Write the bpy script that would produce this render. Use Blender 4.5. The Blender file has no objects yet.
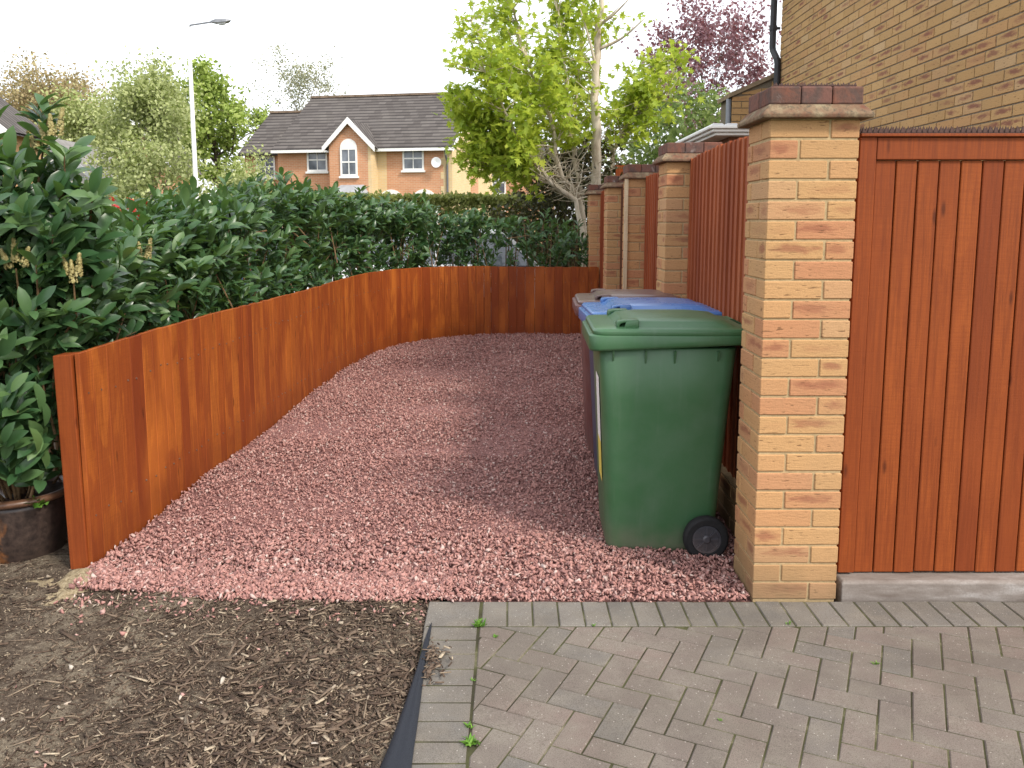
import bpy, bmesh, math, random
import numpy as np
from mathutils import Vector, Matrix
R = math.radians
random.seed(7)
rng = np.random.default_rng(11)
scene = bpy.context.scene
C = scene.collection

# ------------------------------------------------------------------ camera, light, exposure
cam_d = bpy.data.cameras.new('camera')
cam_d.sensor_width = 36.0
cam_d.lens = 830.0 / 1024.0 * 36.0
cam_d.shift_y = -56.0 / 1024.0
cam_d.clip_start = 0.05
cam_d.clip_end = 2000
cam = bpy.data.objects.new('camera', cam_d)
C.objects.link(cam)
cam.location = (0, 0, 1.47)
cam.rotation_euler = (R(90 - 7.278), 0, 0)
scene.camera = cam

SUN_EL, SUN_AZ = 43.0, 133.0          # azimuth clockwise from +Y: behind the camera, to the right
world = bpy.data.worlds.new('World')
scene.world = world
world.use_nodes = True
wn = world.node_tree.nodes
wl = world.node_tree.links
bg = wn['Background']
sky = wn.new('ShaderNodeTexSky')
sky.sky_type = 'NISHITA'
sky.sun_disc = False
sky.sun_elevation = R(SUN_EL)
sky.sun_rotation = R(SUN_AZ)
sky.air_density = 1.0
sky.dust_density = 3.0
sky.ozone_density = 1.0
hz = wn.new('ShaderNodeMix')           # thin bright cloud veil over the whole sky
hz.data_type = 'RGBA'
tc = wn.new('ShaderNodeTexCoord')
mp = wn.new('ShaderNodeMapping')
mp.inputs['Scale'].default_value = (1, 1, 2.5)
nz = wn.new('ShaderNodeTexNoise')
nz.inputs['Scale'].default_value = 2.2
nz.inputs['Detail'].default_value = 6
mr = wn.new('ShaderNodeMapRange')
mr.inputs['From Min'].default_value = 0.3
mr.inputs['From Max'].default_value = 0.7
mr.inputs['To Min'].default_value = 0.55
mr.inputs['To Max'].default_value = 0.92
wl.new(tc.outputs['Generated'], mp.inputs['Vector'])
wl.new(mp.outputs['Vector'], nz.inputs['Vector'])
wl.new(nz.outputs['Fac'], mr.inputs['Value'])
wl.new(mr.outputs['Result'], hz.inputs['Factor'])
wl.new(sky.outputs['Color'], hz.inputs['A'])
hz.inputs['B'].default_value = (8.6, 8.7, 9.0, 1)
wl.new(hz.outputs['Result'], bg.inputs['Color'])
bg.inputs['Strength'].default_value = 0.128

sun_d = bpy.data.lights.new('sun', 'SUN')
sun_d.energy = 2.0
sun_d.angle = R(9.0)
sun_d.color = (1.0, 0.93, 0.82)
sun = bpy.data.objects.new('sun', sun_d)
C.objects.link(sun)
sdir = Vector((math.sin(R(SUN_AZ)) * math.cos(R(SUN_EL)), math.cos(R(SUN_AZ)) * math.cos(R(SUN_EL)), math.sin(R(SUN_EL))))
sun.rotation_euler = sdir.to_track_quat('Z', 'Y').to_euler()
sun.location = (5, -5, 10)

scene.view_settings.view_transform = 'Standard'
scene.view_settings.look = 'None'
scene.view_settings.exposure = 0.86
scene.view_settings.gamma = 1.0
scene.view_settings.use_curve_mapping = False
scene.render.engine = 'CYCLES'
scene.cycles.max_bounces = 6
scene.cycles.transparent_max_bounces = 8

# ------------------------------------------------------------------ helpers: objects
def tag(o, label=None, cat=None, group=None, kind=None):
    if label: o['label'] = label
    if cat: o['category'] = cat
    if group: o['group'] = group
    if kind: o['kind'] = kind
    return o

def empty(name, loc=(0, 0, 0), rz=0, label=None, cat=None, group=None):
    o = bpy.data.objects.new(name, None)
    o.empty_display_size = 0.1
    C.objects.link(o)
    o.location = loc
    o.rotation_euler = (0, 0, rz)
    return tag(o, label, cat, group)

def children(o):
    return [c for c in bpy.data.objects if c.parent == o]

def copy_tree(o, parent=None):
    c = o.copy()
    C.objects.link(c)
    c.parent = parent
    for ch in children(o):
        copy_tree(ch, c)
    return c

def link_mesh(name, me, m, parent=None, smooth=False):
    if m is not None:
        for mm in (m if isinstance(m, (list, tuple)) else [m]):
            me.materials.append(mm)
    if smooth:
        me.polygons.foreach_set('use_smooth', [True] * len(me.polygons))
    o = bpy.data.objects.new(name, me)
    C.objects.link(o)
    if parent is not None:
        o.parent = parent
    return o

def bevel(o, w, seg=1, ang=30):
    b = o.modifiers.new('bevel', 'BEVEL')
    b.width = w
    b.segments = seg
    b.limit_method = 'ANGLE'
    b.angle_limit = R(ang)
    return o

class MB:
    """collects shapes, built as ONE mesh object"""
    def __init__(s):
        s.v = []; s.f = []; s.uv = []
    def poly(s, pts, uv=None):
        n = len(s.v)
        s.v += [tuple(p) for p in pts]
        s.f.append(tuple(range(n, n + len(pts))))
        s.uv.append(uv or [(0, 0)] * len(pts))
    def raw(s, vs, fs):
        n = len(s.v)
        s.v += [tuple(p) for p in vs]
        for f in fs:
            s.f.append(tuple(i + n for i in f))
            s.uv.append([(0, 0), (1, 0), (1, 1), (0, 1)][:len(f)] if len(f) <= 4 else [(0, 0)] * len(f))
    def box(s, c, d, rz=0, M=None):
        """c = centre, d = full size"""
        hx, hy, hz_ = d[0] / 2, d[1] / 2, d[2] / 2
        P = [(-hx, -hy, -hz_), (hx, -hy, -hz_), (hx, hy, -hz_), (-hx, hy, -hz_), (-hx, -hy, hz_), (hx, -hy, hz_), (hx, hy, hz_), (-hx, hy, hz_)]
        if M is None:
            M = Matrix.Rotation(rz, 3, 'Z')
        cc = Vector(c)
        P = [cc + M @ Vector(p) for p in P]
        s.raw(P, [(0, 1, 5, 4), (1, 2, 6, 5), (2, 3, 7, 6), (3, 0, 4, 7), (4, 5, 6, 7), (3, 2, 1, 0)])
    def bx(s, x0, x1, y0, y1, z0, z1):
        s.box(((x0 + x1) / 2, (y0 + y1) / 2, (z0 + z1) / 2), (x1 - x0, y1 - y0, z1 - z0))
    def prism(s, pts, off):
        """planar outline pts, extruded by vector off"""
        n = len(pts)
        off = Vector(off)
        a = [Vector(p) for p in pts]
        b = [p + off for p in a]
        fs = [tuple(range(n))[::-1], tuple(range(n, 2 * n))]
        for i in range(n):
            j = (i + 1) % n
            fs.append((i, j, n + j, n + i))
        s.raw(a + b, fs)
    def tube(s, pts, rad, seg=8, cap=True):
        pts = [Vector(p) for p in pts]
        n = len(pts)
        if not isinstance(rad, (list, tuple)):
            rad = [rad] * n
        vs, fs = [], []
        prev = None
        for i, p in enumerate(pts):
            d = (pts[min(i + 1, n - 1)] - pts[max(i - 1, 0)])
            if d.length < 1e-9: d = Vector((0, 0, 1))
            d.normalize()
            if prev is None:
                a = d.cross(Vector((0.31, 0.95, 0.1)))
                if a.length < 0.05: a = d.cross(Vector((1, 0, 0)))
            else:
                a = prev - d * prev.dot(d)
            a.normalize()
            prev = a
            b = d.cross(a)
            for k in range(seg):
                t = 2 * math.pi * k / seg
                vs.append(p + (a * math.cos(t) + b * math.sin(t)) * rad[i])
        for i in range(n - 1):
            for k in range(seg):
                k2 = (k + 1) % seg
                fs.append((i * seg + k, i * seg + k2, (i + 1) * seg + k2, (i + 1) * seg + k))
        if cap:
            fs.append(tuple(range(seg))[::-1])
            fs.append(tuple(range((n - 1) * seg, n * seg)))
        s.raw(vs, fs)
    def loft(s, rings, cap=True):
        n = len(rings[0])
        vs = [p for r in rings for p in r]
        fs = []
        for i in range(len(rings) - 1):
            for k in range(n):
                k2 = (k + 1) % n
                fs.append((i * n + k, i * n + k2, (i + 1) * n + k2, (i + 1) * n + k))
        if cap:
            fs.append(tuple(range(n))[::-1])
            fs.append(tuple(range((len(rings) - 1) * n, len(rings) * n)))
        s.raw(vs, fs)
    def lathe(s, prof, c=(0, 0, 0), seg=32, axis='Z'):
        rings = []
        for r, h in prof:
            ring = []
            for k in range(seg):
                t = 2 * math.pi * k / seg
                if axis == 'Z': p = (c[0] + r * math.cos(t), c[1] + r * math.sin(t), c[2] + h)
                else: p = (c[0] + r * math.cos(t), c[1] + h, c[2] - r * math.sin(t))
                ring.append(p)
            rings.append(ring)
        s.loft(rings)
    def build(s, name, m, parent=None, smooth=False, uv=True):
        me = bpy.data.meshes.new(name)
        me.from_pydata(s.v, [], s.f)
        if uv:
            l = me.uv_layers.new(name='UVMap')
            flat = [c for face in s.uv for q in face for c in q]
            if len(flat) == 2 * len(me.loops):
                l.data.foreach_set('uv', flat)
        me.update()
        return link_mesh(name, me, m, parent, smooth)

def mesh_np(name, V, F, m, parent=None, smooth=False):
    """V (n,3) array, F (k,q) array of equal sized faces"""
    V = np.asarray(V, dtype=np.float32); F = np.asarray(F, dtype=np.int32)
    me = bpy.data.meshes.new(name)
    k, q = F.shape
    me.vertices.add(len(V)); me.vertices.foreach_set('co', V.ravel())
    me.loops.add(k * q); me.loops.foreach_set('vertex_index', F.ravel())
    me.polygons.add(k)
    me.polygons.foreach_set('loop_start', np.arange(0, k * q, q, dtype=np.int32))
    me.polygons.foreach_set('loop_total', np.full(k, q, dtype=np.int32))
    me.update(calc_edges=True)
    me.validate()
    return link_mesh(name, me, m, parent, smooth)

def nrmz(a):
    return a / np.maximum(np.linalg.norm(a, axis=-1, keepdims=True), 1e-9)

def scatter(tv, tf, pos, ax, nr, sc):
    """copies of a template (x across, y along, z normal) at pos with axis ax, normal hint nr, scale sc -> V, F"""
    pos = np.asarray(pos, float); ax = nrmz(np.asarray(ax, float)); nr = np.asarray(nr, float)
    X = nrmz(np.cross(ax, nr)); N = np.cross(X, ax)
    tv = np.asarray(tv, float); sc = np.asarray(sc, float)
    if sc.ndim == 1: sc = np.repeat(sc[:, None], 3, 1)
    V = (pos[:, None, :] + (tv[None, :, 0] * sc[:, 0:1])[..., None] * X[:, None, :]
         + (tv[None, :, 1] * sc[:, 1:2])[..., None] * ax[:, None, :]
         + (tv[None, :, 2] * sc[:, 2:3])[..., None] * N[:, None, :])
    F = np.asarray(tf)[None] + (np.arange(len(pos)) * len(tv))[:, None, None]
    return V.reshape(-1, 3), F.reshape(-1, np.asarray(tf).shape[1])

def rand_dirs(n, r=rng):
    return nrmz(r.normal(size=(n, 3)))

def join_vf(parts):
    Vs, Fs, o = [], [], 0
    for V, F in parts:
        Vs.append(V); Fs.append(F + o); o += len(V)
    return np.concatenate(Vs), np.concatenate(Fs)

# ------------------------------------------------------------------ helpers: materials
class Mat:
    def __init__(s, name, col=(0.5, 0.5, 0.5), rough=0.7, spec=0.3, metal=0):
        s.m = bpy.data.materials.new(name)
        s.m.use_nodes = True
        s.n = s.m.node_tree.nodes; s.l = s.m.node_tree.links
        s.b = s.n['Principled BSDF']
        s.b.inputs['Base Color'].default_value = (*col, 1)
        s.b.inputs['Roughness'].default_value = rough
        s.b.inputs['Specular IOR Level'].default_value = spec
        s.b.inputs['Metallic'].default_value = metal
        s.out = s.n['Material Output']
    def new(s, t, **kw):
        n = s.n.new(t)
        for k, v in kw.items(): setattr(n, k, v)
        return n
    def set(s, sock, val):
        if hasattr(val, 'links') or isinstance(val, bpy.types.NodeSocket): s.l.new(val, sock)
        elif isinstance(val, (tuple, list)) and len(val) == 3 and sock.type == 'RGBA': sock.default_value = (*val, 1)
        else: sock.default_value = val
    def coord(s, kind='Object'):
        return s.new('ShaderNodeTexCoord').outputs[kind]
    def pos(s):
        return s.new('ShaderNodeNewGeometry').outputs['Position']
    def isl(s):
        return s.new('ShaderNodeNewGeometry').outputs['Random Per Island']
    def mapping(s, vec, scale=(1, 1, 1), loc=(0, 0, 0), rot=(0, 0, 0)):
        m = s.new('ShaderNodeMapping')
        s.set(m.inputs['Vector'], vec)
        m.inputs['Scale'].default_value = scale
        m.inputs['Rotation'].default_value = rot
        s.set(m.inputs['Location'], loc)
        return m.outputs['Vector']
    def noise(s, vec, scale=5, detail=4, rough=0.5, dist=0):
        n = s.new('ShaderNodeTexNoise')
        s.set(n.inputs['Vector'], vec)
        n.inputs['Scale'].default_value = scale
        n.inputs['Detail'].default_value = detail
        n.inputs['Roughness'].default_value = rough
        n.inputs['Distortion'].default_value = dist
        return n.outputs['Fac']
    def vor(s, vec, scale=5, feature='F1', out='Distance'):
        n = s.new('ShaderNodeTexVoronoi', feature=feature)
        s.set(n.inputs['Vector'], vec)
        n.inputs['Scale'].default_value = scale
        return n.outputs[out]
    def ramp(s, fac, stops, interp='LINEAR'):
        n = s.new('ShaderNodeValToRGB')
        n.color_ramp.interpolation = interp
        e = n.color_ramp.elements
        while len(e) < len(stops): e.new(0.5)
        for i, (p, c) in enumerate(stops):
            e[i].position = p
            e[i].color = (*c, 1) if isinstance(c, (tuple, list)) else (c, c, c, 1)
        s.set(n.inputs['Fac'], fac)
        return n.outputs['Color']
    def mix(s, fac, a, b, mode='MIX'):
        n = s.new('ShaderNodeMix', data_type='RGBA', blend_type=mode)
        s.set(n.inputs['Factor'], fac); s.set(n.inputs['A'], a); s.set(n.inputs['B'], b)
        return n.outputs['Result']
    def math(s, op, a, b=0.0, c=0.0, clamp=False):
        n = s.new('ShaderNodeMath', operation=op, use_clamp=clamp)
        s.set(n.inputs[0], a); s.set(n.inputs[1], b)
        if len(n.inputs) > 2: s.set(n.inputs[2], c)
        return n.outputs[0]
    def comb(s, x=0.0, y=0.0, z=0.0):
        n = s.new('ShaderNodeCombineXYZ')
        s.set(n.inputs[0], x); s.set(n.inputs[1], y); s.set(n.inputs[2], z)
        return n.outputs[0]
    def sep(s, v):
        n = s.new('ShaderNodeSeparateXYZ'); s.set(n.inputs[0], v)
        return n.outputs
    def bump(s, h, strength=0.3, dist=0.01):
        n = s.new('ShaderNodeBump')
        n.inputs['Strength'].default_value = strength
        n.inputs['Distance'].default_value = dist
        s.set(n.inputs['Height'], h)
        s.l.new(n.outputs['Normal'], s.b.inputs['Normal'])
    def col(s, c): s.set(s.b.inputs['Base Color'], c)
    def rough(s, c): s.set(s.b.inputs['Roughness'], c)
    def translucent(s, col, fac):
        t = s.new('ShaderNodeBsdfTranslucent')
        s.set(t.inputs['Color'], col)
        mx = s.new('ShaderNodeMixShader')
        mx.inputs[0].default_value = fac
        s.l.new(s.b.outputs[0], mx.inputs[1]); s.l.new(t.outputs[0], mx.inputs[2])
        s.l.new(mx.outputs[0], s.out.inputs['Surface'])

def simple(name, col, rough=0.6, spec=0.4, var=0.15, scale=20, bump=0.0, metal=0):
    m = Mat(name, col, rough, spec, metal)
    n = m.noise(m.coord(), scale, 5, 0.6)
    k = m.ramp(n, [(0.3, tuple(max(0, c * (1 - var)) for c in col)), (0.7, tuple(min(1, c * (1 + var)) for c in col))])
    m.col(k)
    m.rough(m.math('MULTIPLY_ADD', n, 0.2, rough - 0.1))
    if bump: m.bump(n, bump, 0.005)
    return m.m

def wood(name, dark, mid, light, rough=0.55, lap=1.0, damp=False):
    m = Mat(name, mid, rough, 0.22)
    P = m.pos(); i = m.isl()
    off = m.comb(m.math('MULTIPLY', i, 37.0), m.math('MULTIPLY', i, 91.0), m.math('MULTIPLY', i, 53.0))
    v = m.new('ShaderNodeVectorMath', operation='ADD'); m.set(v.inputs[0], P); m.set(v.inputs[1], off)
    Q = v.outputs[0]
    g = m.noise(m.mapping(Q, (95, 95, 3.0)), 1.0, 7, 0.7, 0.5)
    saw = m.noise(m.mapping(Q, (12, 12, 190)), 1.0, 2, 0.5)
    lapn = m.noise(m.mapping(Q, (7, 7, 1.6)), 1.0, 3, 0.55, 0.8)
    big = m.noise(m.mapping(P, (3.2, 3.2, 1.1)), 1.0, 3, 0.5)
    c0 = m.ramp(i, [(0.0, dark), (0.3, mid), (0.62, light), (0.8, mid), (1.0, light)])
    c1 = m.mix(m.ramp(g, [(0.36, 0.6), (0.58, 0.0)]), c0, tuple(x * 0.62 for x in dark))
    c1 = m.mix(m.ramp(saw, [(0.42, 0.22), (0.55, 0.0)]), c1, dark)
    edge = m.ramp(lapn, [(0.46, 0.0), (0.49, 0.5 * lap), (0.60, 0.62 * lap), (0.63, 0.3 * lap)])
    c2 = m.mix(edge, c1, dark)
    c3 = m.mix(m.ramp(big, [(0.52, 0.0), (0.72, 0.45 * lap)]), c2, tuple(min(1, x * 1.28) for x in light))
    kn = m.vor(m.mapping(Q, (9, 9, 2.6)), 1.0)
    c4 = m.mix(m.ramp(kn, [(0.04, 0.75), (0.10, 0.0)]), c3, tuple(x * 0.35 for x in dark))
    if damp:
        z = m.sep(P)[2]
        zz = m.math('ADD', z, m.math('MULTIPLY', m.math('SUBTRACT', lapn, 0.5), 0.5))
        c4 = m.mix(m.ramp(zz, [(0.10, 0.45), (0.24, 0.0)]), c4, tuple(x * 0.7 for x in dark))
    m.col(c4)
    m.rough(m.math('MULTIPLY_ADD', g, 0.3, rough - 0.15))
    h = m.math('ADD', m.math('MULTIPLY', g, 1.0), m.math('MULTIPLY', saw, 0.5))
    m.bump(h, 0.35, 0.002)
    return m.m

WOOD = wood('stained_larch', (0.185, 0.036, 0.009), (0.315, 0.076, 0.013), (0.41, 0.120, 0.019), 0.55, 1.0, True)
WOODG = wood('stained_gate', (0.175, 0.034, 0.008), (0.245, 0.055, 0.011), (0.295, 0.072, 0.014), 0.62, 0.5)
WOODP = wood('stained_panel', (0.23, 0.055, 0.022), (0.33, 0.088, 0.033), (0.40, 0.118, 0.045), 0.7, 0.4)
STRIP = wood('pale_strip', (0.40, 0.30, 0.18), (0.52, 0.42, 0.27), (0.6, 0.5, 0.34), 0.7, 0.3)

def brick_mat(name, stops, blotch, blotch_amt=0.85, thresh=0.5, scale=1.0, weather=0.25):
    m = Mat(name, (0.5, 0.3, 0.15), 0.9, 0.15)
    i = m.isl(); P = m.pos()
    i2 = m.math('FRACT', m.math('MULTIPLY', i, 37.73))
    i3 = m.math('FRACT', m.math('MULTIPLY', i, 113.1))
    base = m.ramp(i, stops)
    uv = m.coord('UV')
    s = m.sep(uv)
    off = m.comb(m.math('MULTIPLY', i, 71.0), m.math('MULTIPLY', i2, 33.0), m.math('MULTIPLY', i3, 17.0))
    v = m.new('ShaderNodeVectorMath', operation='ADD'); m.set(v.inputs[0], P); m.set(v.inputs[1], off)
    n1 = m.noise(m.mapping(v.outputs[0], (14, 14, 38)), 1.0, 4, 0.6, 0.5)
    # blotch in the middle of a face
    dx = m.math('MULTIPLY', m.math('ABSOLUTE', m.math('SUBTRACT', s[0], m.math('MULTIPLY_ADD', i3, 0.3, 0.35))), 1.9)
    dy = m.math('MULTIPLY', m.math('ABSOLUTE', m.math('SUBTRACT', s[1], m.math('MULTIPLY_ADD', i2, 0.3, 0.35))), 3.0)
    d = m.math('ADD', m.math('MULTIPLY', dx, dx), m.math('MULTIPLY', dy, dy))
    d = m.math('ADD', m.math('SQRT', d), m.math('MULTIPLY', m.math('SUBTRACT', n1, 0.5), 2.4))
    f = m.ramp(d, [(0.30, 1.0), (0.95, 0.0)])
    on = m.ramp(i2, [(thresh, 0.0), (min(0.99, thresh + 0.25), blotch_amt)])
    c1 = m.mix(m.math('MULTIPLY', f, on), base, blotch)
    # drag creases
    cr = m.noise(m.mapping(v.outputs[0], (28, 28, 150)), 1.0, 2, 0.4, 0.2)
    c2 = m.mix(m.ramp(cr, [(0.66, 0.0), (0.72, 0.75)]), c1, (0.12, 0.06, 0.03))
    gr = m.noise(P, 180, 3, 0.6)
    c3 = m.mix(m.ramp(gr, [(0.3, 0.28), (0.6, 0.0)]), c2, (0.2, 0.12, 0.06))
    wv = m.noise(P, 2.3, 4, 0.6)
    c4 = m.mix(m.ramp(wv, [(0.45, 0.0), (0.75, weather)]), c3, (0.23, 0.17, 0.11))
    zz = m.math('ADD', m.sep(P)[2], m.math('MULTIPLY', m.math('SUBTRACT', wv, 0.5), 0.5))
    c4 = m.mix(m.ramp(zz, [(0.02, 0.75), (0.24, 0.0)]), c4, (0.19, 0.135, 0.075))
    m.col(c4)
    m.bump(m.math('ADD', m.math('MULTIPLY', cr, -1.0), m.math('MULTIPLY', gr, 0.5)), 0.5, 0.003)
    return m.m

BRICK = brick_mat('buff_brick', [(0.0, (0.47, 0.272, 0.125)), (0.45, (0.495, 0.292, 0.135)), (0.62, (0.485, 0.255, 0.122)), (0.82, (0.455, 0.215, 0.112)), (1.0, (0.48, 0.288, 0.148))], (0.26, 0.09, 0.055), 0.7, 0.5)
BRICKH = brick_mat('house_brick', [(0.0, (0.43, 0.265, 0.115)), (0.6, (0.49, 0.310, 0.140)), (0.85, (0.46, 0.265, 0.12)), (1.0, (0.50, 0.34, 0.18))], (0.20, 0.075, 0.06), 0.85, 0.5, weather=0.15)
def capbrick():
    m = Mat('cap_brick', (0.2, 0.1, 0.07), 0.85, 0.2)
    P = m.pos(); i = m.isl()
    c = m.ramp(i, [(0.0, (0.12, 0.055, 0.042)), (0.5, (0.20, 0.080, 0.052)), (1.0, (0.14, 0.075, 0.065))])
    n = m.noise(P, 13, 5, 0.65, 0.4); n2 = m.noise(P, 60, 4, 0.7); n3 = m.noise(P, 8, 5, 0.7, 0.8)
    c = m.mix(m.ramp(n, [(0.42, 0.0), (0.62, 0.8)]), c, (0.085, 0.062, 0.055))
    c = m.mix(m.ramp(n3, [(0.60, 0.0), (0.72, 0.6)]), c, (0.42, 0.38, 0.36))
    c = m.mix(m.ramp(n2, [(0.35, 0.5), (0.55, 0.0)]), c, (0.06, 0.04, 0.035))
    m.col(c); m.bump(n2, 0.5, 0.003)
    return m.m
BRICKD = capbrick()
MORTAR = simple('mortar', (0.40, 0.295, 0.165), 0.95, 0.1, 0.2, 60, 0.4)
MORTARH = simple('mortar_house', (0.20, 0.17, 0.125), 0.95, 0.1, 0.2, 60, 0.3)

def slab_mat():
    m = Mat('weathered_cap', (0.2, 0.16, 0.12), 0.95, 0.1)
    P = m.pos()
    n = m.noise(P, 14, 5, 0.65); n2 = m.noise(P, 55, 4, 0.7)
    c = m.ramp(n, [(0.3, (0.15, 0.062, 0.042)), (0.5, (0.19, 0.125, 0.08)), (0.7, (0.27, 0.22, 0.14))])
    c = m.mix(m.ramp(n2, [(0.48, 0.0), (0.68, 0.85)]), c, (0.075, 0.066, 0.05))
    m.col(c); m.bump(n2, 0.6, 0.004)
    return m.m
CAP = slab_mat()

def concrete():
    m = Mat('concrete_sill', (0.4, 0.38, 0.35), 0.9, 0.2)
    P = m.pos()
    n = m.noise(m.mapping(P, (3, 8, 14)), 1.0, 5, 0.6); n2 = m.noise(P, 120, 3, 0.6)
    c = m.ramp(n, [(0.32, (0.125, 0.098, 0.083)), (0.52, (0.23, 0.20, 0.18)), (0.74, (0.42, 0.40, 0.385))])
    c = m.mix(m.ramp(n2, [(0.3, 0.35), (0.6, 0.0)]), c, (0.15, 0.13, 0.11))
    m.col(c); m.bump(n2, 0.4, 0.002)
    return m.m

def plastic(name, col, rough=0.42, dusty=0.25):
    m = Mat(name, col, rough, 0.45)
    P = m.coord()
    n = m.noise(P, 6, 5, 0.6); f = m.noise(P, 400, 2, 0.5); st = m.noise(m.mapping(P, (30, 30, 2.5)), 1.0, 4, 0.6)
    dust = tuple(0.5 * c + 0.5 * 0.28 for c in col)
    c = m.mix(m.ramp(n, [(0.4, 0.0), (0.75, dusty)]), col, dust)
    c = m.mix(m.ramp(st, [(0.55, 0.0), (0.75, dusty * 0.7)]), c, dust)
    z = m.sep(P)[2]
    c = m.mix(m.math('MULTIPLY', m.ramp(z, [(0.0, 1.0), (0.16, 0.0)]), m.ramp(n, [(0.35, 0.1), (0.65, 0.55)])), c, (0.20, 0.14, 0.11))
    m.col(c)
    m.rough(m.math('MULTIPLY_ADD', n, 0.3, rough - 0.12))
    m.bump(f, 0.12, 0.001)
    return m.m

GREEN = plastic('green_plastic', (0.040, 0.115, 0.048), 0.36, 0.18)
NAVY = plastic('navy_plastic', (0.022, 0.035, 0.085), 0.45, 0.2)
MAROON = plastic('maroon_plastic', (0.12, 0.045, 0.042), 0.45, 0.2)
BLUE = plastic('blue_plastic', (0.065, 0.165, 0.41), 0.26, 0.35)
BROWN = plastic('brown_plastic', (0.12, 0.068, 0.060), 0.3, 0.45)
HUB = plastic('hub_plastic', (0.026, 0.031, 0.044), 0.35, 0.2)
BLACKP = plastic('black_plastic', (0.016, 0.018, 0.024), 0.5, 0.15)
RUBBER = simple('tyre_rubber', (0.017, 0.017, 0.018), 0.75, 0.2, 0.3, 60)
WHITE = simple('white_paint', (0.78, 0.78, 0.76), 0.4, 0.4, 0.06, 8)
METALW = simple('white_metal', (0.72, 0.73, 0.75), 0.35, 0.5, 0.08, 8)
GALV = simple('lamp_grey', (0.20, 0.21, 0.23), 0.45, 0.5, 0.15, 10)
SPIKE = simple('brown_spike_plastic', (0.060, 0.030, 0.024), 0.7, 0.2, 0.3, 60)

def glass_mat(name, col=(0.03, 0.04, 0.05)):
    m = Mat(name, col, 0.08, 0.7)
    n = m.noise(m.coord(), 1.7, 3, 0.5)
    m.col(m.ramp(n, [(0.35, col), (0.7, tuple(c * 2.8 + 0.03 for c in col))]))
    return m.m
GLASS = glass_mat('window_glass', (0.06, 0.07, 0.085))  # base colour lifted to stand in for reflections in the panes

def leaf_mat(name, c_dark, c_mid, c_light, rough=0.4, spec=0.4, tr=0.25, trcol=None, under=None):
    m = Mat(name, c_mid, rough, spec)
    i = m.isl()
    c = m.ramp(i, [(0.0, c_dark), (0.5, c_mid), (0.85, c_light), (1.0, c_mid)])
    n = m.noise(m.pos(), 3.0, 3, 0.5)
    c = m.mix(m.ramp(n, [(0.35, 0.35), (0.65, 0.0)]), c, c_dark)
    if under:
        bf = m.new('ShaderNodeNewGeometry').outputs['Backfacing']
        c = m.mix(bf, c, under)
    m.col(c)
    m.rough(m.math('MULTIPLY_ADD', i, 0.2, rough - 0.1))
    if tr: m.translucent(trcol or c_light, tr)
    return m.m

LAUREL = leaf_mat('laurel_leaf', (0.026, 0.070, 0.028), (0.056, 0.122, 0.046), (0.105, 0.185, 0.060), 0.38, 0.5, 0.20, (0.14, 0.28, 0.04), (0.085, 0.145, 0.060))
STEM = simple('green_brown_stem', (0.16, 0.10, 0.05), 0.7, 0.3, 0.4, 30)
SYCL = leaf_mat('maple_leaf', (0.20, 0.30, 0.035), (0.38, 0.48, 0.055), (0.54, 0.58, 0.08), 0.55, 0.25, 0.45, (0.52, 0.62, 0.07))
OAKL = leaf_mat('oak_leaf', (0.20, 0.27, 0.06), (0.36, 0.45, 0.12), (0.48, 0.55, 0.18), 0.6, 0.2, 0.3, (0.28, 0.42, 0.04))
BIRCHL = leaf_mat('birch_leaf', (0.30, 0.34, 0.14), (0.46, 0.50, 0.23), (0.58, 0.61, 0.33), 0.6, 0.2, 0.35, (0.36, 0.44, 0.12))
BROWNL = leaf_mat('budding_leaf', (0.30, 0.23, 0.13), (0.44, 0.35, 0.19), (0.50, 0.46, 0.23), 0.7, 0.2, 0.3, (0.4, 0.34, 0.16))
GREYL = leaf_mat('ash_bud', (0.24, 0.23, 0.16), (0.34, 0.34, 0.22), (0.42, 0.44, 0.26), 0.7, 0.2, 0.2, (0.3, 0.34, 0.15))
PLUML = leaf_mat('plum_leaf', (0.19, 0.105, 0.13), (0.31, 0.19, 0.22), (0.41, 0.27, 0.285), 0.5, 0.3, 0.28, (0.30, 0.09, 0.09))
PRIVET = leaf_mat('privet_leaf', (0.11, 0.14, 0.035), (0.24, 0.26, 0.07), (0.40, 0.40, 0.14), 0.5, 0.3, 0.25, (0.4, 0.45, 0.10))
DARKL = leaf_mat('ivy_leaf', (0.020, 0.028, 0.010), (0.060, 0.070, 0.022), (0.13, 0.11, 0.04), 0.5, 0.3, 0.15)
WISPL = leaf_mat('willow_leaf', (0.09, 0.14, 0.05), (0.17, 0.24, 0.08), (0.28, 0.34, 0.12), 0.6, 0.2, 0.3, (0.3, 0.4, 0.1))
REDL = leaf_mat('red_shoot', (0.45, 0.03, 0.02), (0.62, 0.07, 0.05), (0.72, 0.16, 0.12), 0.45, 0.3, 0.25, (0.8, 0.1, 0.06))
FLOWER = leaf_mat('cream_flower', (0.22, 0.18, 0.07), (0.36, 0.31, 0.13), (0.50, 0.45, 0.23), 0.7, 0.2, 0.15)
WEED = leaf_mat('weed_leaf', (0.06, 0.16, 0.02), (0.12, 0.27, 0.03), (0.2, 0.36, 0.05), 0.5, 0.3, 0.3)

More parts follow.
